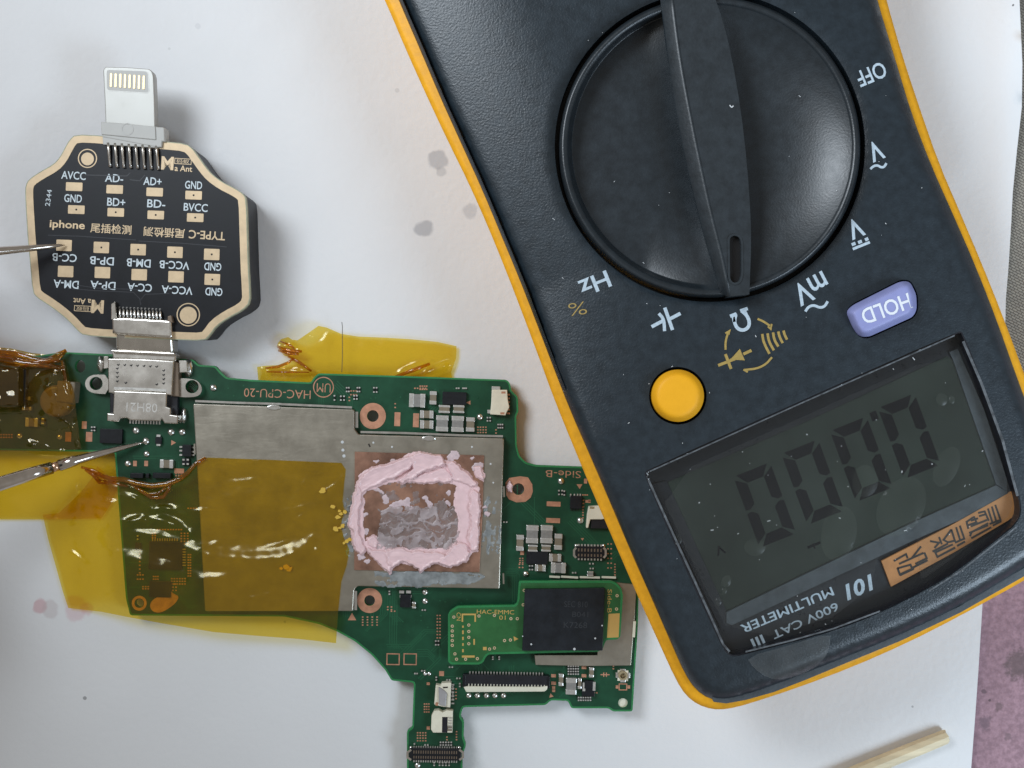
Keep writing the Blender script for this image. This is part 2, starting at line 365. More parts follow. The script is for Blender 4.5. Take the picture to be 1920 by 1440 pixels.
def tri(poly, holes=(), pts=None):
    vs = []; es = []
    for lp in (poly, *holes):
        b = len(vs); n = len(lp); vs += [Vector(p) for p in lp]; es += [(b + i, b + (i + 1) % n) for i in range(n)]
    if pts is not None: vs += [Vector(p) for p in pts]
    r = delaunay_2d_cdt(vs, es, [], 0, 1e-5)
    X = np.array([(v.x, v.y) for v in r[0]]); T = np.array(r[2])
    c = X[T].mean(1)
    ok = inside(c[:, 0], c[:, 1], poly)
    for h in holes: ok &= ~inside(c[:, 0], c[:, 1], h)
    T = T[ok]
    a = X[T]; sgn = (a[:, 1, 0] - a[:, 0, 0]) * (a[:, 2, 1] - a[:, 0, 1]) - (a[:, 1, 1] - a[:, 0, 1]) * (a[:, 2, 0] - a[:, 0, 0])
    T[sgn > 0] = T[sgn > 0][:, ::-1]          # photo y runs down: reverse for upward normals
    return X, T
def border(T):
    e = {}
    for t in T:
        for i in range(3):
            a, b = int(t[i]), int(t[(i + 1) % 3])
            if (b, a) in e: del e[(b, a)]
            else: e[(a, b)] = 1
    return list(e)
def solid(name, X, T, ztop, zbot, m, parent, smooth=False, wall=None):
    """closed solid: outline seen from the camera is that of the top face, vertical sides"""
    zt = zval(ztop, X[:, 0], X[:, 1]); top = PV(X[:, 0], X[:, 1], zt)
    bot = top.copy()
    bot[:, 2] = zval(zbot, X[:, 0], X[:, 1]) * MM
    n = len(X); F = [tuple(int(i) for i in t) for t in T]
    nt = len(F)
    F += [tuple(int(i) + n for i in t[::-1]) for t in T]
    be = border(T); F += [(b, a, a + n, b + n) for a, b in be]
    mi = None
    if wall is not None: mi = [0] * (2 * nt) + [1] * len(be); m = [m, wall]
    o = wob(name, np.vstack([top, bot]), F, m, parent, False, mi)
    if smooth:
        o.data.polygons.foreach_set('use_smooth', [True] * (2 * nt) + [False] * len(be))
        eb = set(tuple(sorted(e)) for e in be)
        sh = [tuple(sorted(e.vertices)) in eb for e in o.data.edges]
        at = o.data.attributes.new('sharp_edge', 'BOOLEAN', 'EDGE'); at.data.foreach_set('value', sh)
    return o
def plate(name, poly, z0, z1, m, parent, holes=(), wall=None):
    X, T = tri(poly, holes)
    return solid(name, X, T, z1, z0, m, parent, False, wall)
def sheet(name, poly, sp, zf, th, m, parent, holes=(), wall=None, edge=None, zbot=None):
    poly = resample(poly, edge or sp); holes = [resample(h, edge or sp) for h in holes]
    A = np.array(poly); x0, y0 = A.min(0); x1, y1 = A.max(0)
    gx, gy = np.meshgrid(np.arange(x0, x1, sp), np.arange(y0, y1, sp * .87)); gx[1::2] += sp * .5
    gx = gx.ravel(); gy = gy.ravel()
    ok = inside(gx, gy, poly); ok[ok] &= pdist(gx[ok], gy[ok], poly) > (edge or sp) * .45
    for h in holes:
        ok &= ~inside(gx, gy, h); ok[ok] &= pdist(gx[ok], gy[ok], h) > (edge or sp) * .45
    X, T = tri(poly, holes, list(zip(gx[ok], gy[ok])))
    zb = zbot if zbot is not None else (lambda a, b: zval(zf, a, b) - th)
    return solid(name, X, T, zf, zb, m, parent, True, wall)
def prism(name, poly, z0, z1, m, parent, bev=0., seg=2, smooth=False):
    """bevelled block with the photo outline at its top; z1 may be a function"""
    A = np.array(poly, float); zt = zval(z1, A[:, 0], A[:, 1]); zb = zval(z0, A[:, 0], A[:, 1])
    top = PV(A[:, 0], A[:, 1], zt); bm = bmesh.new()
    vt = [bm.verts.new(v) for v in top]; vb = [bm.verts.new((v[0], v[1], z * MM)) for v, z in zip(top, zb)]
    n = len(vt)
    ft = bm.faces.new(vt); bm.faces.new(vb[::-1])
    for i in range(n): bm.faces.new((vt[(i + 1) % n], vt[i], vb[i], vb[(i + 1) % n]))
    bmesh.ops.recalc_face_normals(bm, faces=bm.faces)
    if bev:
        eds = [e for e in ft.edges]
        if n <= 8: eds += [e for e in bm.edges if (e.verts[0] in vt) != (e.verts[1] in vt)]
        bmesh.ops.bevel(bm, geom=eds, offset=bev * MM, segments=seg, profile=.5, affect='EDGES', clamp_overlap=True)
    bm.verts.index_update()
    o = wob(name, np.array([v.co[:] for v in bm.verts]), [[v.index for v in f.verts] for f in bm.faces], m, parent, smooth)
    bm.free(); return o
_cache = {}
def boxmesh(w, d, h, bev, m):
    key = (round(w * 1e6), round(d * 1e6), round(h * 1e6), bev, m.name)
    if key in _cache: return _cache[key]
    bm = bmesh.new(); bmesh.ops.create_cube(bm, size=1)
    for v in bm.verts: v.co = Vector((v.co.x * w, v.co.y * d, (v.co.z + .5) * h))
    if bev: bmesh.ops.bevel(bm, geom=[e for e in bm.edges if max(e.verts[0].co.z, e.verts[1].co.z) > h * .5], offset=bev * MM, segments=2, profile=.5, affect='EDGES', clamp_overlap=True)
    me = bpy.data.meshes.new('block'); bm.to_mesh(me); bm.free(); me.materials.append(m); _cache[key] = me
    return me
def block(name, cx, cy, w, h, z0, z1, m, parent, a=0., bev=.06):
    me = boxmesh(w * kk(z1), h * kk(z1), (z1 - z0) * MM, bev, m)
    o = bpy.data.objects.new(name, me); COL.objects.link(o); o.parent = parent
    p = P(cx, cy, z1); p.z = z0 * MM
    o.location = p - WL[parent.name]; o.rotation_euler = (0, 0, -math.radians(a))
    return o
def sub(name, parent, x, y, w, h, z, ht, m, bev=.04):
    """sub-part in the parent's own frame, metres"""
    o = bpy.data.objects.new(name, boxmesh(w, h, ht, bev, m)); COL.objects.link(o); o.parent = parent
    o.location = (x, y, z); return o
def dome(name, cx, cy, r, z0, m, parent, fl=.6):
    rr = r * kk(z0); key = ('dome', round(rr * 1e6), fl, m.name)
    if key not in _cache:
        bm = bmesh.new(); bmesh.ops.create_uvsphere(bm, u_segments=14, v_segments=8, radius=rr)
        for v in bm.verts: v.co.z *= fl
        bmesh.ops.delete(bm, geom=[v for v in bm.verts if v.co.z < -rr * fl * .2], context='VERTS')
        for f in bm.faces: f.smooth = True
        me = bpy.data.meshes.new('ball'); bm.to_mesh(me); bm.free(); me.materials.append(m); _cache[key] = me
    o = bpy.data.objects.new(name, _cache[key]); COL.objects.link(o); o.parent = parent
    o.location = P(cx, cy, z0) - WL[parent.name]; return o
def tube(name, pts, rad, m, parent=None, n=14, cap=True, flat=1.):
    """pts: world mm-free Vectors (m); rad list in m"""
    V = []; F = []
    for i, p in enumerate(pts):
        d = (pts[min(i + 1, len(pts) - 1)] - pts[max(i - 1, 0)]).normalized()
        s = d.cross(Vector((0, 0, 1)));
        if s.length < 1e-6: s = Vector((1, 0, 0))
        s.normalize(); u = s.cross(d)
        for j in range(n):
            a = 2 * math.pi * j / n
            V.append(p + s * rad[i] * math.cos(a) + u * rad[i] * flat * math.sin(a))
    for i in range(len(pts) - 1):
        for j in range(n):
            a = i * n + j; b = i * n + (j + 1) % n
            F.append((a, b, b + n, a + n))
    if cap: F.append(tuple(range(n))); F.append(tuple(range((len(pts) - 1) * n, len(pts) * n))[::-1])
    o = wob(name, np.array([v[:] for v in V]), F, m, parent, True); return fixn(o)
def ribbon(name, lines, z, m, parent, th=.012, close=False):
    """print strokes: list of (points, width px); each laid a hair above the last"""
    V = []; F = []
    for li, (pts, w) in enumerate(lines):
        pts = [Vector(p) for p in pts]; up = .02 + (li % 60) * .0006 * (2 if len(lines) < 60 else .25)
        n = len(pts); Lf = []; Rt = []
        for i in range(n):
            a = pts[max(i - 1, 0)]; b = pts[min(i + 1, n - 1)]
            if 0 < i < n - 1:
                d1 = (pts[i] - a).normalized(); d2 = (b - pts[i]).normalized(); t = d1 + d2
                if t.length < 1e-3: t = d1
                t.normalize(); s = 1 / max(.5, t.dot(d1))
            else: t = (b - a).normalized(); s = 1
            nn = Vector((-t.y, t.x)) * w * .5 * s
            Lf.append(pts[i] + nn); Rt.append(pts[i] - nn)
        allp = Lf + Rt; X = np.array([p.x for p in allp]); Y = np.array([p.y for p in allp])
        base = len(V); V += PV(X, Y, zval(z, X, Y) + up).tolist()
        for i in range(n - 1): F.append((base + i, base + i + 1, base + n + i + 1, base + n + i))
    o = wob(name, np.array(V), F, m, parent); return o
def text(s, cx, cy, w, h, ang, z, m, parent, name='lettering', shear=0., bold=0., up=.02):
    """flat print; ang = reading direction in degrees, counter-clockwise in the world"""
    c = bpy.data.curves.new('txt', 'FONT'); c.body = s; c.shear = shear; c.offset = bold; c.resolution_u = 3
    t = bpy.data.objects.new('txt', c); COL.objects.link(t)
    me = bpy.data.meshes.new_from_object(t)
    V = np.array([v.co[:2] for v in me.vertices]); F = [tuple(p.vertices) for p in me.polygons]
    bpy.data.objects.remove(t); bpy.data.curves.remove(c); bpy.data.meshes.remove(me)
    lo, hi = V.min(0), V.max(0)
    V = (V - (lo + hi) / 2) / (hi - lo) * np.array([w, h])
    a = math.radians(ang); ca, sa = math.cos(a), math.sin(a)
    X = cx + V[:, 0] * ca - V[:, 1] * sa; Y = cy - (V[:, 0] * sa + V[:, 1] * ca)
    return wob(name, PV(X, Y, zval(z, X, Y) + up), F, m, parent)

# ================================================================== SETTING
def big(name, x0, y0, x1, y1, sp, zf, m):
    return sheet(name, [(x0, y0), (x1, y0), (x1, y1), (x0, y1)], sp, zf, 3.0, m, None)
o = plate('tabletop', [(-1400, -1300), (3400, -1300), (3400, 2800), (-1400, 2800)], -14, -1.05, M['mat'], None); setprops(o, kind='structure')
cloth_poly = [(1500, -700), (2700, -700), (2700, 740), (1960, 760), (1700, 700), (1500, 300)]
o = sheet('woven_cloth', cloth_poly, 30, lambda X, Y: -.35 + .12 * np.sin(X / 90 + Y / 60), .6, M['weave'], None)
setprops(o, 'beige woven cloth showing beside the right edge of the paper', 'cloth')

def paper_z(X, Y):
    z = .30 + .22 * nz(X, Y, 420, 1) + .05 * nz(X, Y, 120, 2)
    z += 5.5 * np.clip((X - 1660 - (Y - 10) * 1.7) / 330, 0, 1) ** 1.6 * (Y < 300)      # corner shaped to curl up, away from the light, to darken it
    z += 1.1 * np.exp(-((X - 1900) / 45) ** 2) * np.clip((620 - Y) / 300, 0, 1)          # lifted right edge
    # faint dents and creases
    for (x, y, r, a) in [(372, 50, 26, -.14), (1885, 125, 12, .16), (1820, 90, 8, .12), (480, 60, 30, .10), (600, 240, 26, .06), (1650, 1350, 60, .06), (330, 1330, 50, .08), (900, 520, 40, .05), (560, 110, 70, .12), (690, 330, 60, -.10), (610, 520, 55, .10), (330, 60, 60, -.1), (250, 1290, 80, .12), (560, 1330, 90, -.1), (1000, 1400, 60, .1), (1780, 330, 60, .15), (1760, 1290, 60, .1), (40, 200, 70, .12)]:
        z += a * np.exp(-(((X - x) * .8 + (Y - y) * .6) / r * 2.2) ** 2 - ((-(X - x) * .6 + (Y - y) * .8) / r) ** 2)
    return z
pp = [(-300, -260), (1900, -260), (1917, 120), (1916, 200), (1907, 280), (1899, 360), (1896, 420), (1891, 500), (1886, 560), (1884, 650), (1870, 850), (1850, 1060), (1843, 1120), (1835, 1250), (1828, 1350), (1821, 1440), (1800, 1750), (-300, 1750)]
o = sheet('paper_sheet', pp, 17, paper_z, .1, M['paper'], None)
setprops(o, 'white sheet of paper with grey and pink spots lying under everything', 'paper')

# ================================================================== CIRCUIT BOARD
ZB = 2.9                         # top of the green board, mm
CB = thing('circuit_board', 'large green circuit board with silver shields and a charging port', 'circuit board', 700, 950, 0.3)
board_out = [(-70, 676), (60, 668), (119, 660), (205, 664), (362, 674), (372, 684), (404, 686), (414, 698), (425, 708), (470, 712), (583, 717), (588, 708), (597, 700), (760, 705), (950, 712), (956, 718), (959, 733), (971, 744), (972, 773), (968, 779), (969, 836), (974, 855), (986, 867), (1005, 872), (1091, 875), (1136, 878), (1170, 960), (1192, 1040), (1197, 1125), (1196, 1173), (1186, 1334), (1149, 1334), (1141, 1328), (1071, 1328), (1065, 1314), (1033, 1313), (1023, 1322), (868, 1326), (863, 1344), (870, 1352), (869, 1383), (874, 1397), (867, 1416), (867, 1520), (763, 1520), (763, 1370), (773, 1364), (776, 1280), (734, 1276), (723, 1257), (697, 1228), (665, 1202), (632, 1184), (598, 1170), (533, 1156), (244, 1154), (236, 1121), (217, 876), (215, 848), (-70, 843)]
board_out = rounded(board_out, 4, 2)
bh = [circle(699, 780, 11, 20), circle(972, 917, 11, 20), circle(693, 1126, 10, 20), circle(150, 687, 10, 20, 12), circle(1168, 1318, 9, 20), circle(261, 1131, 8, 16), circle(180, 719, 11, 18), circle(361, 725, 11, 18)]
plate('board_panel', board_out, ZB - 1.0, ZB, M['mask'], CB, bh, M['mask_edge'])
# slim rim of brighter mask along the outline
rim_o = offset(board_out, 0.0); rim_i = offset(board_out, 3.2)
plate('board_rim', rim_o, ZB - .2, ZB + .035, M['mask_edge'], CB, [rim_i])
M['tracing'] = mat('green_trace_relief', (.013, .088, .040, 1), .36, spec=.4)
_q = random.Random(11); _tr = []; _vi = []
for _i in range(150):
    x = _q.uniform(215, 1190); y = _q.uniform(690, 1420); a = _q.choice([0, 90, 0, 90, 45, -45]); L_ = _q.uniform(15, 85)
    p1_ = (x + L_ * math.cos(math.radians(a)), y + L_ * math.sin(math.radians(a))); b_ = a + _q.choice([45, -45, 0]); l2 = _q.uniform(8, 30)
    p2_ = (p1_[0] + l2 * math.cos(math.radians(b_)), p1_[1] + l2 * math.sin(math.radians(b_)))
    pa = np.array([(x, y), p1_, p2_])
    if inside(pa[:, 0], pa[:, 1], offset(board_out, 7)).all():
        for k_ in range(_q.choice([1, 2, 3, 4])):
            o_ = k_ * 4.2; n_ = (-math.sin(math.radians(a)) * o_, math.cos(math.radians(a)) * o_)
            _tr.append(([(p[0] + n_[0], p[1] + n_[1]) for p in ((x, y), p1_, p2_)], 1.7))
        _vi.append(p2_); _vi.append((x, y))
ribbon('circuit_traces', [t_ for t_ in _tr if inside(np.array([p[0] for p in t_[0]]), np.array([p[1] for p in t_[0]]), offset(board_out, 5)).all()], lambda X, Y: np.full(len(X), ZB - .016), M['tracing'], CB)['kind'] = 'stuff'
VV_ = []; VF_ = []
for (x, y) in _vi + [(_q.uniform(700, 970), _q.uniform(1110, 1240)) for _ in range(25)] + [(_q.uniform(420, 900), _q.uniform(722, 752)) for _ in range(30)]:
    if not inside(np.array([x]), np.array([y]), offset(board_out, 6))[0]: continue
    c_ = circle(x, y, 1.7, 7); n_ = len(VV_); VV_ += PV(np.array([p[0] for p in c_]), np.array([p[1] for p in c_]), ZB + .03).tolist(); VF_.append(tuple(range(n_, n_ + 7)))
wob('vias', np.array(VV_), VF_, M['tracing'], CB)['kind'] = 'stuff'
# shield under the board that keeps it off the paper
block('underside_shield', 560, 950, 420, 240, .55, ZB - 1.05, M['shield'], CB, 1.5)
block('underside_shield', 1000, 1200, 220, 90, .55, ZB - 1.05, M['shield'], CB, 1.5)
block('underside_connector', 815, 1390, 60, 80, .55, ZB - 1.05, M['blackpl'], CB, 1.5)
block('underside_connector', 60, 760, 60, 60, .55, ZB - 1.05, M['blackpl'], CB, 1.5)

# shield can (stepped outline)
ZS = 4.5
sh = [(362, 757), (500, 762), (664, 768), (664, 804), (672, 815), (945, 822), (941, 960), (937, 1104), (670, 1099), (664, 1106), (662, 1146), (384, 1146), (374, 960)]
SH = prism('shield_can', rounded(sh, 3, 2), ZB, ZS, M['shield'], CB, .14, 2)
# fence sticking out below the lid, with solder gaps
for ln_ in [([(366, 752), (440, 755), (510, 757), (600, 761), (660, 764)], 4), ([(676, 810), (760, 812), (860, 816), (943, 818)], 4), ([(669, 772), (669, 802)], 5), ([(667, 1108), (667, 1144)], 5)]: ribbon('shield_fence', [ln_], ZB + .6, M['solder'], CB)
for (x, y, a) in [(513, 764, 2), (804, 822, 2)]:
    prism('shield_clip', circle(x, y, 13, 16, 5), ZS - .1, ZS + .22, M['solder'], SH, .12)
for (x, y, a) in [(945, 922, 88), (365, 842, 88), (944, 1085, 88)]:
    block('shield_clip', x, y, 20, 3, ZS - .5, ZS + .02, M['shield'], SH, a, .0)
for (x, y, r) in [(642, 829, 3), (643, 844, 3), (645, 855, 3.2), (700, 830, 2), (735, 838, 2), (885, 838, 2), (920, 870, 2), (925, 905, 1.8)]:
    dome('solder_speck', x, y, r, ZS, M['dust'], SH, .3)
ribbon('scratch', [([(691, 832), (694, 838)], 3)], ZS, M['ink'], SH)

def pad(x, y, w, h, a=2, m='copper_ring', name='copper_pad'):
    return block(name, x, y, w, h, ZB, ZB + .05, M[m], CB, a, .0)
def ring(x, y, R, r, poly=None, m='copper_ring'):
    plate('copper_ring', poly or circle(x, y, R, 40), ZB, ZB + .06, M[m], CB, [circle(x, y, r, 24)])
ring(699, 780, 24.5, 11); ring(693, 1126, 23.5, 10); ring(261, 1131, 14, 9)
oc = [(948, 905), (955, 896), (975, 893), (990, 895), (998, 908), (999, 922), (995, 933), (985, 941), (968, 942), (954, 936), (949, 928)]
ring(972, 917, 25, 11, oc)
for (x, y, w, h) in [(745, 786, 11, 26), (780, 788, 11, 26), (1038, 945, 26, 9), (1037, 976, 26, 9), (158, 797, 9, 14), (167, 819, 12, 18), (128, 819, 11, 18), (253, 869, 7, 10), (274, 869, 7, 10), (1100, 940, 5, 5), (1105, 940, 4, 4), (336, 883, 18, 9),
                     (1038, 1267, 9, 6), (1038, 1281, 9, 6), (1038, 1289, 6, 5), (1038, 1295, 6, 5), (1095, 1252, 9, 5), (1095, 1267, 9, 6), (979, 1037, 7, 7), (828, 1263, 9, 9), (803, 1282, 6, 5), (803, 1365, 6, 6), (1105, 940, 5, 6), (1098, 902, 6, 9)]:
    pad(x, y, w, h)
for pl in [[(1081, 908), (1092, 908), (1087, 917)], [(652, 1163), (660, 1149), (668, 1163)], [(321, 825), (330, 830), (321, 835)], [(1089, 1009), (1095, 1009), (1092, 1014)], [(874, 755), (882, 751), (882, 759)], [(1032, 1300), (1038, 1306), (1030, 1308)]]:
    plate('copper_mark', pl, ZB, ZB + .05, M['copper_ring'], CB)
for (x, y) in [(737, 1236), (769, 1236)]:
    q = rect(x, y, 25, 22, 1); plate('square_mark', q, ZB, ZB + .04, M['copper_ring'], CB, [offset(q, 2)])
q = rect(1168, 1288, 16, 13, 1); plate('square_mark', q, ZB, ZB + .04, M['copper_ring'], CB, [offset(q, 1.8)])
pad(1157, 1288, 5, 6); pad(1179, 1288, 5, 6)
ribbon('diode_mark', [([(1126, 1265), (1143, 1265)], 2), ([(1132, 1261), (1132, 1269)], 2), ([(1137, 1261), (1137, 1269)], 2)], ZB, M['copper_ring'], CB)
ribbon('edge_strip', [([(1030, 1081), (1050, 1082)], 4), ([(1052, 1081), (1084, 1083)], 4), ([(1087, 1082), (1125, 1083)], 4), ([(1128, 1082), (1155, 1083)], 4)], ZB + .5, M['latch'], CB)
# board legends
text('HAC-CPU-20', 520, 738, 125, 16, 178, ZB, M['copper_ring'], CB, bold=-.005)
text('UM', 607, 727, 26, 17, 178, ZB, M['copper_ring'], CB, bold=-.005)
plate('legend_circle', circle(606.5, 726, 19.5, 36), ZB, ZB + .04, M['copper_ring'], CB, [circle(606.5, 726, 17.6, 36)])
text('Side-B', 1056, 889, 66, 13, 178, ZB, M['copper_ring'], CB, bold=-.005)

def cap(x, y, w, h, o='v', m='ceramic', a=2, ht=.9, t=.30):
    """ceramic capacitor: body with two tinned ends; o = direction of its long axis"""
    ww, hh = (h, w) if o == 'v' else (w, h)
    ang = a + (90 if o == 'v' else 0)
    z0 = ZB + .05; z1 = z0 + ht; k = kk(z1)
    b = block('capacitor', x, y, ww * .9, hh * .92, z0, z1 - .04, M[m], CB, ang, .05)
    for s in (-1, 1):
        sub('terminal', b, s * ww * k * (.5 - t / 2), 0, ww * k * t, hh * k, -.02 * MM, ht * MM, M['tin'], .08)
    return b
for (x, y, w, h, o, m) in [(782, 751, 30, 26, 'h', 'ceramic'), (812, 746, 13, 25, 'v', 'ceramic_b'), (833, 767, 21, 15, 'v', 'ceramic_b'), (860, 767, 21, 15, 'v', 'ceramic_b'),
                           (800, 777, 25, 15, 'h', 'ceramic_b'), (800, 796, 25, 16, 'h', 'ceramic_b'), (829, 794, 23, 30, 'v', 'ceramic'), (858, 795, 23, 30, 'v', 'ceramic'), (882, 796, 16, 27, 'v', 'ceramic_b'),
                           (975, 1018, 14, 30, 'v', 'ceramic_b'), (998, 1002, 23, 34, 'v', 'ceramic'), (1025, 1002, 23, 34, 'v', 'ceramic'), (1047, 1016, 15, 30, 'v', 'ceramic_b'), (999, 1028, 18, 13, 'v', 'ceramic_b'), (1024, 1028, 18, 13, 'v', 'ceramic_b'),
                           (1041, 1046, 23, 15, 'h', 'ceramic_b'), (1047, 1065, 28, 20, 'h', 'ceramic'), (1013, 1065, 20, 13, 'h', 'ceramic_b'), (1052, 1275, 9, 23, 'v', 'ceramic_b'), (1071, 1287, 20, 31, 'v', 'ceramic'), (1087, 1282, 7, 20, 'v', 'ceramic_b'),
                           (1109, 1261, 9, 19, 'v', 'ceramic_b'), (312, 870, 25, 16, 'h', 'ceramic_b'), (776, 1135, 7, 12, 'v', 'ceramic_b'), (1107, 1076, 12, 9, 'v', 'ceramic'), (59, 792, 24, 17, 'h', 'ceramic_b'), (48, 747, 18, 7, 'h', 'ceramic_b'), (50, 766, 18, 7, 'h', 'ceramic_b'), (80, 790, 6, 12, 'v', 'ceramic_b')]:
    cap(x, y, w, h, o, m, ht=.95 if min(w, h) > 18 else .7)

def pins(parent, plist, w, h, z0, z1, m, name='pins', a=2):
    V = []; F = []
    for (x, y) in plist:
        q = np.array(rect(x, y, w, h, a)); t = PV(q[:, 0], q[:, 1], z1); b = t.copy(); b[:, 2] = z0 * MM; n = len(V)
        V += t.tolist() + b.tolist()
        F += [(n + 3, n + 2, n + 1, n), (n, n + 1, n + 5, n + 4), (n + 1, n + 2, n + 6, n + 5), (n + 2, n + 3, n + 7, n + 6), (n + 3, n, n + 4, n + 7)]
    o = wob(name, np.array(V), F, m, parent); o['kind'] = 'stuff'
    return o
def chip(x, y, w, h, ht=.7, a=2, m='chip', name='chip'):
    o = prism(name, rect(x, y, w, h, a), ZB + .03, ZB + ht, M[m], CB, .05); WL[o.name] = WL[CB.name]; return o
c = chip(852, 747, 45, 24); c = chip(1007, 1046, 40, 24); chip(208, 818, 42, 27); chip(16, 725, 60, 70, 1.6)
c = chip(760, 1127, 20, 24); pins(c, [(753, 1110), (766, 1110)], 9, 5, ZB, ZB + .4, M['tin']); pins(c, [(752, 1118), (769, 1118)], 5, 5, ZB, ZB + .5, M['tin'])
c = chip(350, 845, 17, 22, .8); pins(c, [(339, 838), (339, 845), (339, 853), (362, 839), (362, 847), (362, 853)], 5, 3, ZB, ZB + .3, M['tin'])
c = chip(1080, 942, 22, 24, .8); pins(c, [(1070, 929), (1077, 929), (1083, 929), (1088, 929)], 2.6, 6, ZB, ZB + .3, M['tin']); pins(c, [(1071, 955), (1077, 955), (1083, 955)], 2.4, 4, ZB, ZB + .3, M['blackpl'])
c = chip(1103, 1296, 24, 20); c = chip(1104, 1284, 16, 15, .8); pins(c, [(1095, 1288), (1114, 1287)], 5, 16, ZB, ZB + .75, M['tin'])
c = chip(310, 1042, 62, 52, .5); pins(c, [(286 + 4.6 * i, 1012) for i in range(11)], 2, 5, ZB, ZB + .3, M['contact']); pins(c, [(345, 1030 + 5 * i) for i in range(7)], 6, 2, ZB, ZB + .3, M['contact'])
c = chip(300, 1105, 40, 30, .45); c = chip(258, 1025, 10, 14, .5)
c = chip(256, 892, 24, 9, 1.0); chip(276, 892, 6, 8, .7); c = chip(303, 892, 34, 10, 1.0)
c = chip(297, 826, 12, 13, .5); pins(c, [(297, 817), (297, 834)], 7, 4, ZB, ZB + .45, M['tin'])
c = chip(348, 866, 14, 13, .5); pins(c, [(344, 862), (352, 862), (344, 870), (352, 870)], 4, 3, ZB, ZB + .55, M['tin'])
# amber round canister under the crumpled film on the wing
prism('round_coil', circle(103, 752, 30, 28), ZB, ZB + 2.2, M['ceramic_b'], CB, .5, 3)
prism('coil_block', rect(122, 735, 34, 40, 6), ZB, ZB + 2.5, M['ceramic_b'], CB, .2, 2)

# solder balls
for (x, y, r) in [(255, 807, 7), (274, 827, 7), (275, 851, 6), (240, 869, 6.5), (321, 810, 7), (342, 810, 7), (400, 727, 7), (900, 782, 6.5), (797, 1110, 6), (797, 1127, 6), (879, 1304, 5.5), (895, 1304, 5.5), (912, 1304, 5.5), (928, 1304, 5.5), (944, 1304, 5.5), (783, 1435, 6), (1052, 902, 6.5), (1088, 976, 6.5), (986, 1076, 6), (37, 817, 6), (112, 819, 5.5), (805, 1263, 4), (797, 1263, 4)]:
    dome('solder_ball', x, y, r, ZB + .02, M['solder'], CB, .7)
# tiny resistors and pads: rows too small to pick apart
tiny_s = []; tiny_d = []; tiny_c = []
def cl(x, y, nx, ny, dx, dy, kind='s'):
    for i in range(nx):
        for j in range(ny):
            (tiny_s if kind == 's' else tiny_c).append((x + i * dx, y + j * dy))
            if kind == 's' and j + 1 < ny: tiny_d.append((x + i * dx, y + (j + .5) * dy))
for a in [(650, 727, 2, 2, 4, 7), (658, 733, 3, 2, 5, 7, 'c'), (670, 727, 2, 2, 4, 7), (664, 742, 2, 2, 5, 6), (627, 742, 1, 2, 4, 8), (639, 743, 2, 2, 6, 7), (655, 745, 1, 2, 5, 6, 'c'), (701, 727, 2, 2, 5, 8), (741, 757, 1, 2, 5, 7, 'c'), (778, 728, 5, 1, 5, 6, 'c'), (788, 724, 4, 2, 4, 6, 'c'), (856, 728, 2, 1, 4, 5), (868, 728, 3, 1, 3, 5),
          (914, 783, 2, 2, 5, 6), (896, 801, 4, 3, 5, 5, 'c'), (930, 806, 1, 2, 5, 6, 'c'), (934, 796, 3, 2, 4, 6), (1048, 920, 2, 2, 6, 7), (1058, 921, 1, 2, 6, 7), (1093, 928, 3, 1, 4, 5, 'c'), (1094, 938, 1, 3, 4, 6, 'c'), (1093, 951, 1, 5, 4, 5, 'c'), (945, 979, 2, 1, 5, 6), (975, 1047, 2, 3, 5, 4, 'c'), (974, 1058, 2, 2, 6, 6, 'c'), (993, 1061, 2, 2, 5, 7),
          (730, 1109, 1, 2, 4, 5), (727, 1138, 2, 2, 7, 5, 'c'), (734, 1146, 2, 1, 6, 5, 'c'), (680, 1157, 4, 4, 9, 5, 'c'), (792, 1144, 2, 1, 5, 5), (820, 1154, 2, 8, 5, 6, 'c'), (817, 1202, 2, 2, 5, 7), (924, 1232, 2, 2, 12, 4), (843, 1251, 2, 1, 5, 5), (778, 1263, 2, 1, 4, 5), (791, 1258, 2, 1, 5, 5), (818, 1270, 1, 2, 5, 5), (838, 1275, 2, 1, 5, 5), (857, 1272, 2, 1, 5, 4), (862, 1282, 1, 2, 4, 5), (849, 1288, 1, 6, 5, 4.5), (855, 1292, 1, 4, 5, 6, 'c'), (796, 1320, 3, 4, 4, 5, 'c'), (783, 1374, 4, 4, 5, 5, 'c'), (777, 1395, 1, 1, 4, 5), (797, 1397, 2, 1, 5, 5), (826, 1392, 5, 2, 5, 5), (814, 1430, 1, 2, 5, 5), (824, 1430, 4, 2, 6, 5), (856, 1372, 1, 4, 4, 5, 'c'), (838, 1382, 1, 2, 5, 5, 'c'),
          (1066, 1249, 5, 4, 4.5, 5), (1085, 1308, 6, 2, 4.4, 5), (1150, 1249, 1, 2, 4, 5, 'c'), (1114, 1299, 2, 1, 5, 5, 'c'), (1074, 1074, 2, 1, 5, 5), (1106, 1057, 2, 1, 6, 5), (1107, 1066, 2, 1, 5, 5), (1140, 1020, 2, 6, 6, 9, 'c'), (1153, 1058, 1, 6, 4, 5, 'c'),
          (258, 1005, 1, 2, 5, 6), (262, 1025, 1, 8, 5, 7, 'c'), (258, 1078, 3, 2, 5, 8, 'c'), (288, 1081, 3, 2, 4, 5, 'c'), (322, 1085, 6, 3, 5, 5, 'c'), (318, 1095, 3, 3, 6, 6, 'c'), (268, 1100, 3, 2, 5, 4, 'c'), (340, 1000, 3, 5, 6, 5, 'c'), (353, 1040, 2, 9, 4, 5, 'c'), (295, 993, 10, 1, 5, 4, 'c'), (353, 953, 4, 1, 5, 4, 'c'), (286, 1000, 2, 3, 5, 4, 'c'), (45, 710, 1, 2, 5, 6, 'c'), (2, 815, 5, 2, 5, 5, 'c'), (172, 801, 2, 2, 5, 6), (330, 888, 3, 2, 5, 4, 'c')]:
    cl(*a)
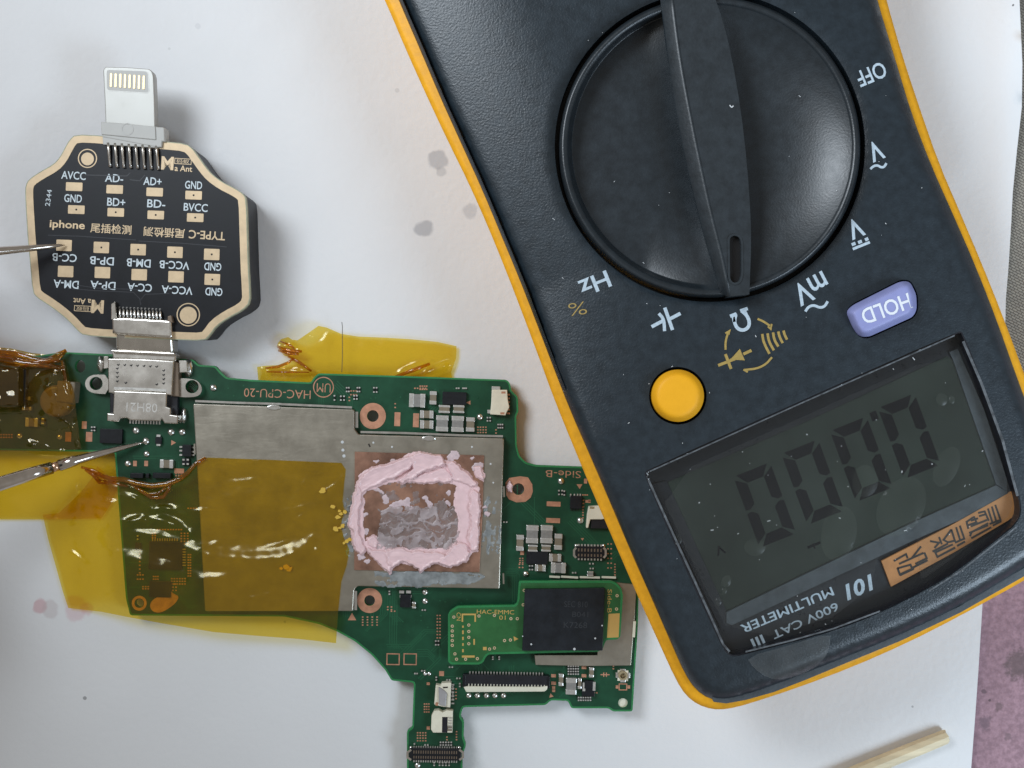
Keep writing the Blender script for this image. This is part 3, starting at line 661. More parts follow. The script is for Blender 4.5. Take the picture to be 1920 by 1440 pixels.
pins(CB, tiny_s, 2.9, 2.6, ZB, ZB + .32, M['tin'], 'chip_resistors')
pins(CB, tiny_d, 2.5, 3.4, ZB, ZB + .28, M['chip'], 'chip_resistor_bodies')
pins(CB, tiny_c, 3.0, 2.4, ZB, ZB + .05, M['copper_ring'], 'test_pads')
X0 = sheet('solder_blob', chaikin([(280, 1132), (292, 1120), (305, 1117), (318, 1106), (326, 1114), (336, 1118), (330, 1130), (318, 1140), (300, 1150), (284, 1146)], 2), 5, lambda X, Y: ZB + .15 + .1 * nz(X, Y, 20, 4), .14, M['copper_ring'], CB)

# flex / board connectors
def white_conn(poly, z1=ZB + 1.3):
    o = prism('flex_connector', poly, ZB, z1, M['cream'], CB, .1); return o
w = white_conn([(922, 731), (951, 731), (952, 748), (955, 764), (949, 775), (948, 779), (919, 777), (921, 755)])
for (x, y) in [(930, 728), (922, 772)]: block('pin', x, y, 16, 7, ZB, ZB + .5, M['tin'], w, 2, .05)
pins(w, [(953, 740 + 7 * i) for i in range(6)], 6, 3, ZB, ZB + .6, M['copper_ring'])
block('recess', 944, 736, 8, 4, ZB + 1.28, ZB + 1.305, M['copper_ring'], w, 0, 0)
block('recess', 942, 775, 8, 4, ZB + 1.28, ZB + 1.305, M['copper_ring'], w, 0, 0)
w = white_conn([(1104, 950), (1128, 948), (1140, 972), (1128, 974), (1107, 974), (1103, 990), (1099, 990), (1101, 965)])
block('slot', 1125, 982, 34, 18, ZB, ZB + .9, M['blackpl'], w, 1, .05); block('pin', 1110, 952, 9, 4, ZB + 1.2, ZB + 1.32, M['contact'], w, 2, 0)
w = white_conn([(828, 1281), (846, 1280), (844, 1327), (828, 1325), (814, 1321), (817, 1284), (826, 1286)])
prism('latch', [(822, 1288), (832, 1294), (838, 1300), (836, 1325), (823, 1322)], ZB + 1.3, ZB + 1.7, M['grey_pl'], w, .15)
pins(w, [(849, 1284 + 7 * i) for i in range(6)], 5, 2.6, ZB, ZB + .5, M['tin']); block('pin', 835, 1289, 9, 2.5, ZB + 1.28, ZB + 1.34, M['ink'], w, -4, 0)
block('pin', 819, 1320, 5, 6, ZB + 1.28, ZB + 1.34, M['copper_ring'], w, 10, 0)
w = white_conn([(814, 1333), (823, 1332), (830, 1336), (838, 1332), (849, 1333), (848, 1374), (812, 1374), (808, 1368), (809, 1342)])
block('slot', 834, 1359, 10, 29, ZB + 1.25, ZB + 1.34, M['blackpl'], w, 1, 0); pins(w, [(844, 1346 + 5 * i) for i in range(5)], 7, 2.4, ZB + 1.2, ZB + 1.4, M['tin'])
block('recess', 843, 1366, 9, 10, ZB + 1.28, ZB + 1.31, M['ceramic_b'], w, 1, 0)
# long flex connector
w = prism('long_flex_connector', rect(949, 1276, 161, 20, 1.2), ZB, ZB + 1.2, M['blackpl'], CB, .1)
pins(w, [(881 + 5.66 * i, 1263 + .1 * i) for i in range(25)], 2.4, 8, ZB, ZB + .5, M['tin'])
pins(w, [(879 + 5.9 * i, 1285 + .1 * i) for i in range(25)], 1.5, 6, ZB + 1.18, ZB + 1.24, M['latch'])
prism('latch', [(869, 1288), (877, 1287), (1015, 1288), (1027, 1286), (1026, 1293), (1021, 1297), (874, 1298)], ZB, ZB + 1.35, M['latch'], w, .12)
block('end_cap', 870, 1277, 6, 22, ZB, ZB + 1.25, M['chip'], w, 1, .05); block('end_cap', 1028, 1280, 6, 22, ZB, ZB + 1.25, M['chip'], w, 1, .05)
# mezzanine connectors
def mezz(x, y, wd, ht, n, a):
    w = prism('board_connector', rounded(rect(x, y, wd, ht, a), 4, 2), ZB, ZB + .9, M['chip'], CB, .08)
    t = math.tan(math.radians(a)); u = wd * .86 / n
    L = [(x + (i - (n - 1) / 2) * u, y + (i - (n - 1) / 2) * u * t) for i in range(n)]
    pins(w, [(p[0], p[1] - ht * .55) for p in L], u * .55, 6, ZB, ZB + .45, M['tin'])
    pins(w, [(p[0], p[1] + ht * .55) for p in L], u * .5, 5, ZB, ZB + .4, M['tin'])
    pins(w, [(p[0], p[1] - ht * .2) for p in L], u * .42, ht * .26, ZB + .88, ZB + .95, M['pinb'])
    pins(w, [(p[0], p[1] + ht * .24) for p in L], u * .42, ht * .22, ZB + .88, ZB + .95, M['pinb'])
    for s in (-1, 1):
        ribbon('end_clip', [([(x + s * wd * .46, y - ht * .42), (x + s * wd * .53, y - ht * .2), (x + s * wd * .53, y + ht * .25), (x + s * wd * .46, y + ht * .45)], 4)], ZB + .9, M['steel'], w)
        dome('solder_end', x + s * wd * .46, y - ht * .58, 4, ZB + .02, M['solder'], w, .8)
mezz(1106, 1036, 56, 22, 8, 1.5); mezz(816, 1415, 98, 22, 19, .8)
# coaxial socket
w = prism('coax_socket', rect(1168, 1267, 20, 20, 2), ZB, ZB + .25, M['cream'], CB, .04)
plate('ring', circle(1168, 1267, 8.5, 24), ZB + .2, ZB + 1.0, M['contact'], w, [circle(1168, 1267, 5.5, 24)])
dome('centre_pin', 1168, 1267, 2.5, ZB + .3, M['contact'], w, 2.)
for (x, y, a) in [(1168, 1257, 0), (1168, 1277, 0), (1157, 1266, 90), (1179, 1267, 90)]: block('pin', x, y, 10, 5, ZB, ZB + .35, M['tin'], w, a, .04)
plate('clear_bush', circle(1168, 1318, 9, 24), ZB - .9, ZB - .3, M['latch'], CB)
# shield plate under the memory module
prism('small_shield', [(1002, 1228), (1120, 1228), (1120, 1150), (1155, 1092), (1193, 1096), (1190, 1160), (1183, 1248), (1100, 1249), (1004, 1247)], ZB, ZB + .75, M['shield'], CB, .08)
block('shield_clip', 1189, 1180, 5, 30, ZB, ZB + .9, M['latch'], CB, 4, .03)

# ---- charging port on the board
ZP = ZB + 2.6
PT = prism('charging_port', [(202, 672), (260, 673), (326, 677), (322, 742), (309, 739), (310, 735), (216, 732), (215, 738), (203, 736)], ZB, ZP, M['steel'], CB, .22, 3); WL[PT.name] = WL[CB.name]
for (poly, hole) in [([(203, 703), (178, 702), (166, 706), (159, 716), (161, 728), (169, 735), (180, 738), (203, 739)], circle(180, 719, 12.5, 24)), ([(333, 709), (358, 710), (371, 714), (379, 726), (377, 738), (368, 744), (350, 745), (332, 744)], circle(360, 725, 12.5, 24))]:
    plate('mounting_lug', chaikin(poly, 1), ZB + .9, ZB + 1.25, M['steel'], PT, [hole])
prism('side_fold', [(322, 676), (334, 680), (336, 744), (322, 743)], ZB, ZP - .7, M['pinb'], PT, .15)  # brown tone stands in for a reflection on the side wall
prism('tab', [(194, 668), (203, 668), (204, 690), (194, 692)], ZB, ZB + 1.6, M['steel'], PT, .1)
prism('tab', [(335, 675), (350, 676), (352, 698), (336, 699)], ZB, ZB + 1.5, M['steel'], PT, .1)
for (x, y, rx, ry) in [(189, 683, 8, 16), (353, 690, 9, 17), (345, 779, 6, 15)]:
    sheet('solder_joint', circle(x, y, rx, 22, ry), 3, lambda X, Y, x=x, y=y, rx=rx, ry=ry: ZB + .2 + .7 * np.clip(1 - ((X - x) / rx) ** 2 - ((Y - y) / ry) ** 2, 0, 1) ** .6 + .16 * nz(X, Y, 5, 3), .2, M['solder'], PT, zbot=ZB)
prism('port_mouth', [(209, 659), (331, 664), (329, 678), (211, 673)], ZB + .2, ZP - .1, M['steel'], PT, .25, 3)
prism('insulator', [(206, 736), (333, 742), (333, 778), (206, 775)], ZB, ZB + 1.3, M['blackpl'], PT, .1)
LS = prism('rear_shell', [(213, 732), (313, 736), (312, 762), (320, 765), (320, 777), (334, 779), (333, 795), (308, 794), (303, 786), (300, 790), (243, 788), (238, 784), (226, 784), (222, 791), (200, 789), (200, 774), (211, 775), (212, 760)], ZB, ZP + .12, M['steel'], PT, .2, 3)
ribbon('bright_fold', [([(214, 728), (255, 729), (312, 732)], 4.5)], ZP + .02, M['tin'], PT)
text('08H21', 266, 764, 58, 17, 178, ZP + .12, M['tin'], PT)
dots = [(222 + 12 * i, 683 + .6 * i) for i in range(7)] + [(220, 690 + 8 * i) for i in range(4)] + [(307, 694 + 8 * i) for i in range(4)] + [(236, 717), (294, 720)]
ribbon('weld_marks', [([(x - 2.5, y), (x, y + 2), (x + 2, y - 1)], 1.8) for x, y in dots], ZP, M['chip'], PT)
pins(PT, [(244 + 5.5 * i, 791 + .2 * i) for i in range(11)], 2.4, 6, ZB, ZB + .5, M['tin'])

# ================================================================== MEMORY MODULE
ZM = ZB + 2.0
MM_ = thing('memory_module', 'small bright green memory module with one large black chip', 'circuit board', 1000, 1170, ZB)
mo = [(973, 1089), (1146, 1089), (1156, 1093), (1165, 1103), (1168, 1116), (1163, 1194), (1157, 1199), (1137, 1200), (1133, 1208), (1130, 1217), (1122, 1222), (916, 1227), (910, 1233), (907, 1241), (899, 1246), (846, 1246), (840, 1241), (840, 1152), (844, 1145), (858, 1136), (966, 1134), (970, 1128)]
plate('module_panel', rounded(mo, 3, 2), ZM - .8, ZM, M['mask2'], MM_, (), M['mask_edge'])
plate('module_rim', rounded(mo, 3, 2), ZM - .2, ZM + .03, M['mask_edge'], MM_, [offset(rounded(mo, 3, 2), 4)])
block('module_connector', 890, 1190, 60, 60, ZB + .02, ZM - .8, M['blackpl'], MM_, 0, .05); block('spacer', 1070, 1165, 120, 60, ZB + .8, ZM - .8, M['chip'], MM_, 0, .05)
mc = prism('memory_chip', [(984, 1105), (1134, 1103), (1130, 1220), (979, 1220)], ZM, ZM + 1.0, M['chip2'], MM_, .06)
text('SEC 810', 1080, 1133, 44, 11, -1, ZM + 1.0, M['chipprint'], mc); text('B041', 1088, 1152, 30, 10, -1, ZM + 1.0, M['chipprint'], mc); text('K7268', 1079, 1172, 44, 11, -1, ZM + 1.0, M['chipprint'], mc)
for (x, y, r) in [(996, 1208, 3), (1116, 1197, 3), (1077, 1217, 4), (1129, 1173, 2.5), (980, 1193, 2)]: dome('dust_speck', x, y, r * .6, ZM + 1.0, M['dust'], mc, .25)
for (x, y) in [(848, 1174 + 9 * i) for i in range(5)] + [(879, 1172), (879, 1184), (879, 1195), (879, 1207), (851, 1157), (853, 1226), (856, 1236), (873, 1236), (895, 1235), (898, 1155), (927, 1154), (958, 1160), (970, 1160), (946, 1201), (957, 1200), (918, 1217), (927, 1215), (983, 1107), (981, 1134), (1157, 1117), (1156, 1142)]:
    plate('via', circle(x, y, 3.0, 10), ZM, ZM + .04, M['gold'], MM_, [circle(x, y, 1.4, 8)])
gp = [([(867, 1166), (867, 1152), (891, 1152), (891, 1166)], 3), ([(868, 1173), (868, 1177)], 3), ([(868, 1182), (868, 1189)], 3), ([(868, 1194), (868, 1200)], 3), ([(868, 1206), (868, 1211)], 3), ([(868, 1217), (868, 1223)], 3), ([(866, 1231), (890, 1231)], 4), ([(889, 1198), (889, 1209)], 3)]
ribbon('outline_mark', gp, ZM, M['goldfill'], MM_)
plate('gold_pad', [(1141, 1151), (1162, 1150), (1160, 1195), (1138, 1196)], ZM, ZM + .05, M['goldfill'], MM_)
block('gold_pad', 909, 1216, 7, 6, ZM, ZM + .05, M['goldfill'], MM_, 0, 0)
plate('arrow_mark', [(963, 1193), (972, 1198), (964, 1202)], ZM, ZM + .04, M['goldfill'], MM_)
text('HAC-EMMC', 929, 1147.5, 70, 8, -1, ZM, M['goldfill'], MM_); text('01', 942, 1158, 12, 8, -1, ZM, M['goldfill'], MM_)
text('CN', 860, 1156, 15, 8, -90, ZM, M['goldfill'], MM_); text('Side-B', 1143, 1127, 44, 8, -91, ZM, M['goldfill'], MM_)

# ================================================================== COPPER PLATE + PASTE
ZC = ZS + .25
M['plate'] = mat('tarnished_copper', (.125, .062, .040, 1), .45, .35, var=.3, vs=170, bump=.25, bs=2500, col2=(.40, .21, .14, 1), detail=7)
o = prism('copper_plate', [(665, 847), (908, 854), (905, 960), (899, 1073), (664, 1069)], ZS + .02, ZC, M['plate'], None, .05)
setprops(o, 'square brown copper plate lying on the silver shield under pink paste', 'metal plate')
outp = [(789, 848), (815, 851), (838, 862), (862, 876), (885, 893), (897, 912), (902, 940), (900, 985), (898, 1015), (896, 1032), (886, 1034), (878, 1052), (855, 1058), (838, 1064), (815, 1058), (796, 1060), (787, 1076), (778, 1062), (760, 1058), (745, 1054), (736, 1062), (731, 1078), (722, 1066), (706, 1050), (688, 1034), (668, 1030), (660, 1012), (653, 984), (657, 950), (664, 918), (673, 890), (690, 880), (720, 870), (752, 858), (768, 850)]
inp = [(722, 908), (706, 914), (690, 920), (682, 930), (682, 975), (684, 1015), (694, 1012), (706, 1004), (714, 1016), (722, 1026), (760, 1028), (800, 1027), (838, 1026), (851, 1018), (858, 998), (860, 976), (853, 955), (851, 935), (857, 915), (848, 906), (820, 903), (796, 907), (778, 901), (758, 905), (742, 902)]
def field(name, x0, y0, x1, y1, sp, hf, zbase, m, parent, smooth=True):
    gx, gy = np.meshgrid(np.arange(x0, x1, sp), np.arange(y0, y1, sp)); sh_ = gx.shape
    h = hf(gx.ravel(), gy.ravel())
    ok = (h > 0).reshape(sh_)
    idx = -np.ones(sh_, int)
    cell = (ok[:-1, :-1].astype(int) + ok[1:, :-1] + ok[:-1, 1:] + ok[1:, 1:]) >= 2
    need = np.zeros(sh_, bool)
    for dy in (0, 1):
        for dx in (0, 1): need[dy:sh_[0] - 1 + dy, dx:sh_[1] - 1 + dx] |= cell
    idx[need] = np.arange(need.sum())
    X = gx[need]; Y = gy[need]; Z = zbase + np.maximum(h.reshape(sh_)[need], -.02)
    F = []
    ys, xs = np.where(cell)
    for y, x in zip(ys, xs): F.append((int(idx[y, x]), int(idx[y + 1, x]), int(idx[y + 1, x + 1]), int(idx[y, x + 1])))
    return wob(name, PV(X, Y, Z), F, m, parent, smooth)
TP = thing('thermal_paste', 'pink ring of thermal paste smeared over the copper plate', 'thermal paste', 780, 960, ZC)
def warp(X, Y, a=4.0):
    return X + a * nz(X, Y, 16, 3) + a * .5 * nz(X, Y, 6, 4), Y + a * nz(X, Y, 16, 5) + a * .5 * nz(X, Y, 6, 6)
def K(l): return [(640 + a * .1944, 830 + b * .1944) for a, b in l]
SLABS = [(K([(150, 370), (290, 240), (400, 215), (560, 160), (680, 120), (705, 200), (620, 285), (540, 330), (410, 385), (300, 435), (215, 490), (150, 450)]), .62, .004, -.012),
         (K([(660, 125), (770, 88), (960, 120), (1015, 190), (960, 240), (860, 252), (760, 300), (690, 355), (590, 395), (520, 372), (620, 310), (690, 250)]), .80, -.004, -.010),
         (K([(640, 350), (800, 285), (1000, 240), (1090, 355), (1062, 388), (900, 378), (795, 412), (700, 384), (590, 398)]), .40, .004, .008),
         (K([(990, 190), (1090, 180), (1180, 270), (1240, 310), (1320, 395), (1300, 440), (1200, 410), (1080, 365)]), .55, .006, -.008),
         (K([(1260, 430), (1330, 480), (1342, 620), (1330, 800), (1335, 900), (1310, 1045), (1240, 1040), (1215, 950), (1250, 800), (1228, 640), (1245, 540)]), .58, .010, .001),
         (K([(1085, 975), (1200, 955), (1245, 1060), (1205, 1150), (1050, 1205), (940, 1175), (990, 1080), (1040, 1040)]), .78, .003, .006),
         (K([(410, 1030), (560, 1020), (700, 1040), (850, 1040), (1010, 1060), (985, 1175), (880, 1172), (760, 1262), (690, 1190), (600, 1150), (515, 1188), (490, 1222), (440, 1150)]), .66, .001, .012),
         (K([(235, 1015), (330, 1030), (425, 1040), (500, 1180), (460, 1272), (380, 1180), (280, 1100)]), .52, -.008, .010),
         (K([(150, 380), (212, 470), (200, 560), (165, 700), (172, 860), (225, 1000), (240, 1060), (190, 1085), (130, 1040), (100, 960), (112, 870), (60, 790), (95, 640), (110, 520)]), .60, -.014, .001),
         (K([(250, 920), (320, 885), (375, 960), (345, 1015), (240, 1005)]), .36, .0, .006),
         (K([(1100, 180), (1180, 270), (1170, 300), (1080, 260), (1040, 190)]), .30, .0, .0),
         (K([(1270, 230), (1350, 210), (1380, 290), (1370, 370), (1310, 330), (1280, 290)]), .28, .005, .0)]
def paste_h(X, Y):
    wx = X + 3.2 * nz(X, Y, 13, 3) + 1.7 * nz(X, Y, 5, 4); wy = Y + 3.2 * nz(X, Y, 13, 5) + 1.7 * nz(X, Y, 5, 6)
    out = np.full(len(X), -.05)
    ring = inside(wx, wy, outp) & ~inside(wx, wy, inp)
    out = np.where(ring, .14 + .05 * nz(X, Y, 9, 33), out)
    for k, (pl, hh, gx, gy) in enumerate(SLABS):
        q = np.array(pl); lo = q.min(0) - 8; hi = q.max(0) + 8
        near = (wx > lo[0]) & (wx < hi[0]) & (wy > lo[1]) & (wy < hi[1])
        x = wx[near]; y = wy[near]; d = pdist(x, y, pl); d = np.where(inside(x, y, pl), d, -d)
        c = q.mean(0); t = np.clip((d + .5) / 3.2, 0, 1); lip = .12 * np.exp(-((d - 3.5) / 2.2) ** 2)
        xs = X[near]; ys = Y[near]
        # drag lines left by the spreader run with the slab
        ang = math.atan2(q[3][1] - q[0][1], q[3][0] - q[0][0]); u = xs * math.cos(ang) + ys * math.sin(ang); v = -xs * math.sin(ang) + ys * math.cos(ang)
        drag = .05 * nz(u / 7, v, 3.2, 40 + k) + .09 * nz(u / 2.5, v, 9, 60 + k)
        h = (hh + gx * (x - c[0]) * .6 + gy * (y - c[1]) * .6 + drag + lip) * (t * t * (3 - 2 * t))
        h = np.where(d > -.5, np.maximum(h, .02), -.05)
        out[near] = np.maximum(out[near], h)
    return out
field('paste_ridge', 645, 838, 925, 1088, 1.25, paste_h, ZC, M['pink'], TP)
def film_h(X, Y):
    x, y = warp(X, Y, 7)
    ins = inside(x, y, [(708, 900), (862, 900), (864, 1034), (702, 1034), (712, 975)])
    qx, qy = X + 10 * nz(X, Y, 15, 25), Y + 10 * nz(X, Y, 15, 26)
    n = nz(qx * .7, qy, 17, 21) + .3 * nz(X, Y, 6, 22); g = np.clip((Y - 958) / 26, -1, 1)
    h = n * .55 + g * .8 + .25 + np.where(Y < 948, np.where(n > .2, .5, -.6), 0)
    wisp = (1 - np.abs(nz(qx * .40 + qy * .2, qy * 1.1, 17, 23))) ** 7 + .7 * (1 - np.abs(nz(qx * .45, qy * 1.2 - qx * .25, 13, 27))) ** 9
    return np.where(ins & (h > 0), .04 + .04 * np.clip(h, 0, 1) + .06 * wisp * np.clip(g + .4, 0, 1), -.05)
field('paste_film', 694, 890, 872, 1040, 1.3, film_h, ZC, M['greyp'], TP)
def wisp_h(X, Y):
    x, y = warp(X, Y, 5); ins = inside(x, y, [(714, 950), (858, 945), (860, 1030), (704, 1030)])
    qx, qy = X + 10 * nz(X, Y, 15, 25), Y + 10 * nz(X, Y, 15, 26)
    a = np.abs(nz(qx * .40 + qy * .2, qy * 1.1, 17, 23)); b = np.abs(nz(qx * .45, qy * 1.2 - qx * .25, 13, 27))
    w = np.maximum(1 - a / .16, 1 - b / .09) * np.clip(nz(X, Y, 24, 29) * 3 + .75, 0, 1) + np.clip((Y - 1006) / 14, 0, 1.2) * (nz(X * 1.6, Y * .4, 6, 28) + .25)
    return np.where(ins & (w > 0), .13 + .12 * np.clip(w, 0, 1), -.05)
field('paste_wisps', 700, 940, 868, 1034, 1.3, wisp_h, ZC, M['wisp'], TP)
def lilac_h(X, Y):
    x, y = warp(X, Y, 3); d = np.where(inside(x, y, [(856, 912), (876, 925), (880, 960), (876, 1010), (866, 1026), (856, 1020), (862, 990), (864, 975), (854, 952), (852, 930)]), 1, -1)
    return np.where(d > 0, .16, -.05)
field('paste_smear', 848, 905, 890, 1032, 1.5, lilac_h, ZC + .02, M['pink'], TP)
def crumb_h(X, Y):
    x, y = warp(X, Y, 7.5); b = np.zeros(len(X), bool)
    for (cx, cy, r) in [(716, 921, 6), (722, 935, 10), (745, 945, 11), (762, 942, 9), (770, 955, 7), (797, 936, 8), (806, 945, 8), (838, 944, 5), (840, 926, 5), (687, 998, 7), (705, 918, 6), (676, 1046, 6), (690, 1055, 6), (896, 875, 9), (901, 890, 7), (886, 860, 4), (852, 856, 12), (735, 863, 7), (706, 865, 3), (912, 965, 5), (908, 950, 4), (682, 965, 6)]:
        b |= np.hypot(x - cx, (y - cy) * 1.3) < r
    return np.where(b, .07 + .05 * nz(X, Y, 5, 40), -.05)
field('paste_patches', 665, 845, 925, 1065, 1.5, crumb_h, ZC + .01, mat('pale_paste', (.58, .46, .48, 1), .38, var=.15, vs=900), TP)
PS = thing('paste_smears', 'grey smears of old paste on the shield rim around the pink paste', 'paste smear', 810, 1085, ZS)
def smear_h(X, Y):
    x, y = warp(X, Y, 4)
    b = inside(x, y, [(700, 1072), (760, 1072), (840, 1072), (895, 1074), (912, 1082), (895, 1092), (850, 1097), (790, 1099), (730, 1100), (703, 1096)])
    n = nz(X * .4, Y * 1.6, 12, 51) + .4 * nz(X, Y, 5, 52)
    edge = (x < 730)
    return np.where(b & (n > np.where(edge, -.05, -.42)), .09 + .07 * nz(X * .3, Y * 1.4, 9, 53), -.05)
field('lower_smear', 690, 1066, 925, 1106, 1.5, smear_h, ZS, M['greyp2'], PS)
def smear2_h(X, Y):
    x, y = warp(X, Y, 5)
    b = inside(x, y, [(910, 925), (925, 930), (936, 945), (938, 1010), (934, 1040), (915, 1045), (903, 1020), (905, 975)])
    n = nz(X * 1.5, Y * .5, 12, 61) + .5 * nz(X, Y, 5, 62)
    return np.where(b & (n > .02), .07 + .05 * nz(X, Y, 8, 63), -.05)
field('side_smear', 898, 915, 942, 1055, 1.5, smear2_h, ZS, M['greyp2'], PS)
def smear3_h(X, Y):
    x, y = warp(X, Y, 4); n = nz(X, Y, 7, 64)
    return np.where((np.hypot((x - 655) / 14, (y - 985) / 60) < 1) & (n > .05), .08, -.05)
field('side_smear', 638, 920, 672, 1050, 1.5, smear3_h, ZS, M['greyp2'], PS)
def blobh(X, Y):
    x, y = warp(X, Y, 3); b = inside(x, y, [(950, 912), (956, 900), (962, 912), (960, 924), (951, 922)])
    return np.where(b, .35 + .3 * nz(X, Y, 4, 70), -.05)
o = field('paste_blob', 944, 894, 970, 930, 1.4, blobh, ZB + .06, M['pink'], None)
setprops(o, 'tiny pink blob of paste on the octagonal copper ring', 'thermal paste')

# ================================================================== ADAPTER
def ZA(off=0.): return lambda X, Y: 7.6 + off + .0085 * (X - 265) - .0036 * (Y - 440)
AD = thing('test_adapter', 'black octagonal test adapter with gold rim and two plugs', 'adapter', 265, 440, .4)
ao = [(141, 252), (130, 262), (122, 276), (112, 295), (100, 308), (73, 323), (54, 336), (48, 347), (47, 362), (49, 400), (52, 449), (56, 490), (61, 548), (70, 559), (86, 569), (109, 585), (130, 603), (147, 622), (157, 629), (206, 633), (326, 637), (383, 639), (393, 629), (406, 611), (428, 596), (455, 582), (469, 567), (468, 535), (466, 504), (464, 440), (462, 373), (456, 363), (443, 354), (417, 341), (398, 327), (386, 313), (374, 296), (362, 279), (349, 269), (307, 265), (190, 254)]
ao = chaikin(ao, 1)
bo = offset(ao, 3)
plate('adapter_body', [(x + 1 + 4 * (x > 350), y) for x, y in bo], lambda X, Y: np.maximum(.5, ZA(-8.4)(X, Y)), ZA(-1.0), M['adp_body'], AD)
def body_foot(): block('adapter_foot', 300, 440, 60, 60, .4, 2.2, M['adp_body'], AD, 0, .1)
body_foot()
plate('adapter_panel', ao, ZA(-1.05), ZA(0), M['adp'], AD, (), M['fr4'])
plate('gold_rim', offset(ao, 1.6), ZA(-.02), ZA(.05), M['gold'], AD, [offset(ao, 14.8)])
plate('fibre_rim', ao, ZA(-.03), ZA(.03), M['fr4'], AD, [offset(ao, 1.6)])
def awords(s, x, y, w, h, up=True, m='silk', bold=.0):
    text(s, x, y, w, h, -3.4 if up else 176.6, ZA(0), M[m], AD, bold=bold)
for s, x, y, w, fl in [('AVCC', 138, 329, 46, 1), ('AD-', 214, 334, 34, 1), ('AD+', 286, 340, 34, 1), ('GND', 363, 347, 32, 1), ('GND', 137, 372, 33, 1), ('BD+', 218, 379, 34, 1), ('BD-', 293, 382, 34, 1), ('BVCC', 367, 389, 45, 1),
                       ('CC-B', 121, 483, 46, 0), ('DP-B', 191, 489, 45, 0), ('DM-B', 260, 493, 45, 0), ('VCC-B', 327, 497, 56, 0), ('GND', 399, 500, 32, 0),
                       ('DM-A', 124, 533, 47, 0), ('DP-A', 193, 535, 47, 0), ('CC-A', 262, 539, 46, 0), ('VCC-A', 332, 544, 58, 0), ('GND', 401, 547, 32, 0)]:
    awords(s, x, y, w, 15, fl, bold=.012)
awords('iphone', 126, 423, 66, 19, True, 'gold', .02); awords('尾插检测', 208, 429, 77, 18, True, 'gold', .012)
awords('TYPE-C', 388, 441, 68, 16, False, 'gold', .012); awords('尾插检测', 308, 436, 77, 18, False, 'gold', .012)
for s, x, y, fl in [('M', 314, 306, 1), ('M', 183, 575, 0)]: awords(s, x, y, 23, 25, fl, 'gold', .03)
for x, y, fl in [(344, 316, 1), (154, 565, 0)]: awords('a Ant', x, y, 33, 11, fl, 'gold', .012)
for x, y, fl in [(343, 302.5, 1), (155, 578.5, 0)]:
    q = rect(x, y, 32, 11, 3.4); plate('logo_box', q, ZA(-.01), ZA(.03), M['gold'], AD, [offset(q, 1.1)])
    awords('码蚁', x, y, 24, 7.5, fl, 'gold', .0)
text('2344', 91, 371, 31, 9, 82, ZA(0), M['silk'], AD)
for x, y, r in [(164, 297, 18), (353, 590, 22)]:
    plate('round_emblem', circle(x, y, r, 32), ZA(-.01), ZA(.03), M['gold'], AD, [circle(x, y, r - 2, 32)])
    plate('round_emblem', circle(x, y + 1, r - 6, 28), ZA(-.01), ZA(.03), M['gold'], AD)
def tpad(x, y, w, h, dot):
    q = rect(x, y, w, h, 2); p = plate('test_pad', rounded(q, 1.5, 2), ZA(-.01), ZA(.06), M['gold'], AD, [circle(x, y, 1.9, 10)] if dot else ())
for x, y, d in [(139, 350, 0), (215, 355, 0), (290, 360, 0), (363, 366, 1), (143, 393, 1), (217, 398, 1), (292, 403, 1), (366, 408, 1)]: tpad(x, y, 31, 16, d)
for x, y, d in [(120, 460, 0), (190, 464, 1), (259, 468, 1), (328, 473, 1), (397, 477, 1), (123, 509, 0), (192, 511, 0), (261, 515, 0), (330, 519, 0), (398, 524, 1)]: tpad(x, y, 29, 21, d)
ribbon('trace', [([(160, 328), (238, 330), (244, 324)], 1.4), ([(243, 337), (262, 339), (272, 328)], 1.4), ([(128, 541), (180, 545), (250, 548), (262, 560), (264, 572)], 1.4), ([(140, 534), (180, 540), (262, 543)], 1.4), ([(318, 550), (272, 552), (264, 562)], 1.4), ([(90, 441), (150, 443), (255, 450)], 1.4), ([(260, 452), (340, 456), (425, 463)], 1.4)], ZA(0), M['trace'], AD)
# lightning-style plug
pl = [(193, 131), (197, 125), (240, 126), (279, 129), (285, 133), (288, 142), (290, 190), (291, 244), (198, 241), (196, 190)]
LP = prism('plug_blade', rounded(pl, 3, 3), ZA(-1.5), ZA(.25), M['plug'], AD, .32, 4, smooth=False); WL[LP.name] = WL[AD.name]
wnd = rounded([(200, 131), (277, 134), (279, 174), (201, 169)], 6, 4)
plate('contact_recess', wnd, ZA(.24), ZA(.262), M['plugpl'], LP); plate('recess_border', offset(wnd, -1.5), ZA(.23), ZA(.275), M['plug'], LP, [wnd])
for i in range(8):
    x = 208 + 8.75 * i; y = 150 + .65 * i
    prism('contact', rounded(rect(x, y, 5.2, 27, 1.5), 2.2, 3), ZA(.25), ZA(.33), M['contact'], LP, .04)
CO = prism('plug_collar', [(189, 228), (240, 232), (308, 239), (309, 266), (304, 265), (303, 276), (294, 276), (192, 257), (191, 251)], ZA(-2.0), ZA(.55), M['plugpl'], AD, .15)
prism('collar_step', [(192, 256), (294, 262), (295, 277), (193, 271)], ZA(-.5), ZA(.45), M['plugpl'], AD, .08)
prism('collar_front', [(189, 228), (291, 237), (292, 262), (190, 252)], ZA(.4), ZA(.75), M['plugpl'], AD, .1)
plate('moulded_ring', circle(239, 242, 11.5, 24), ZA(.7), ZA(.80), M['plugpl'], AD, [circle(239, 242, 9.8, 24)])
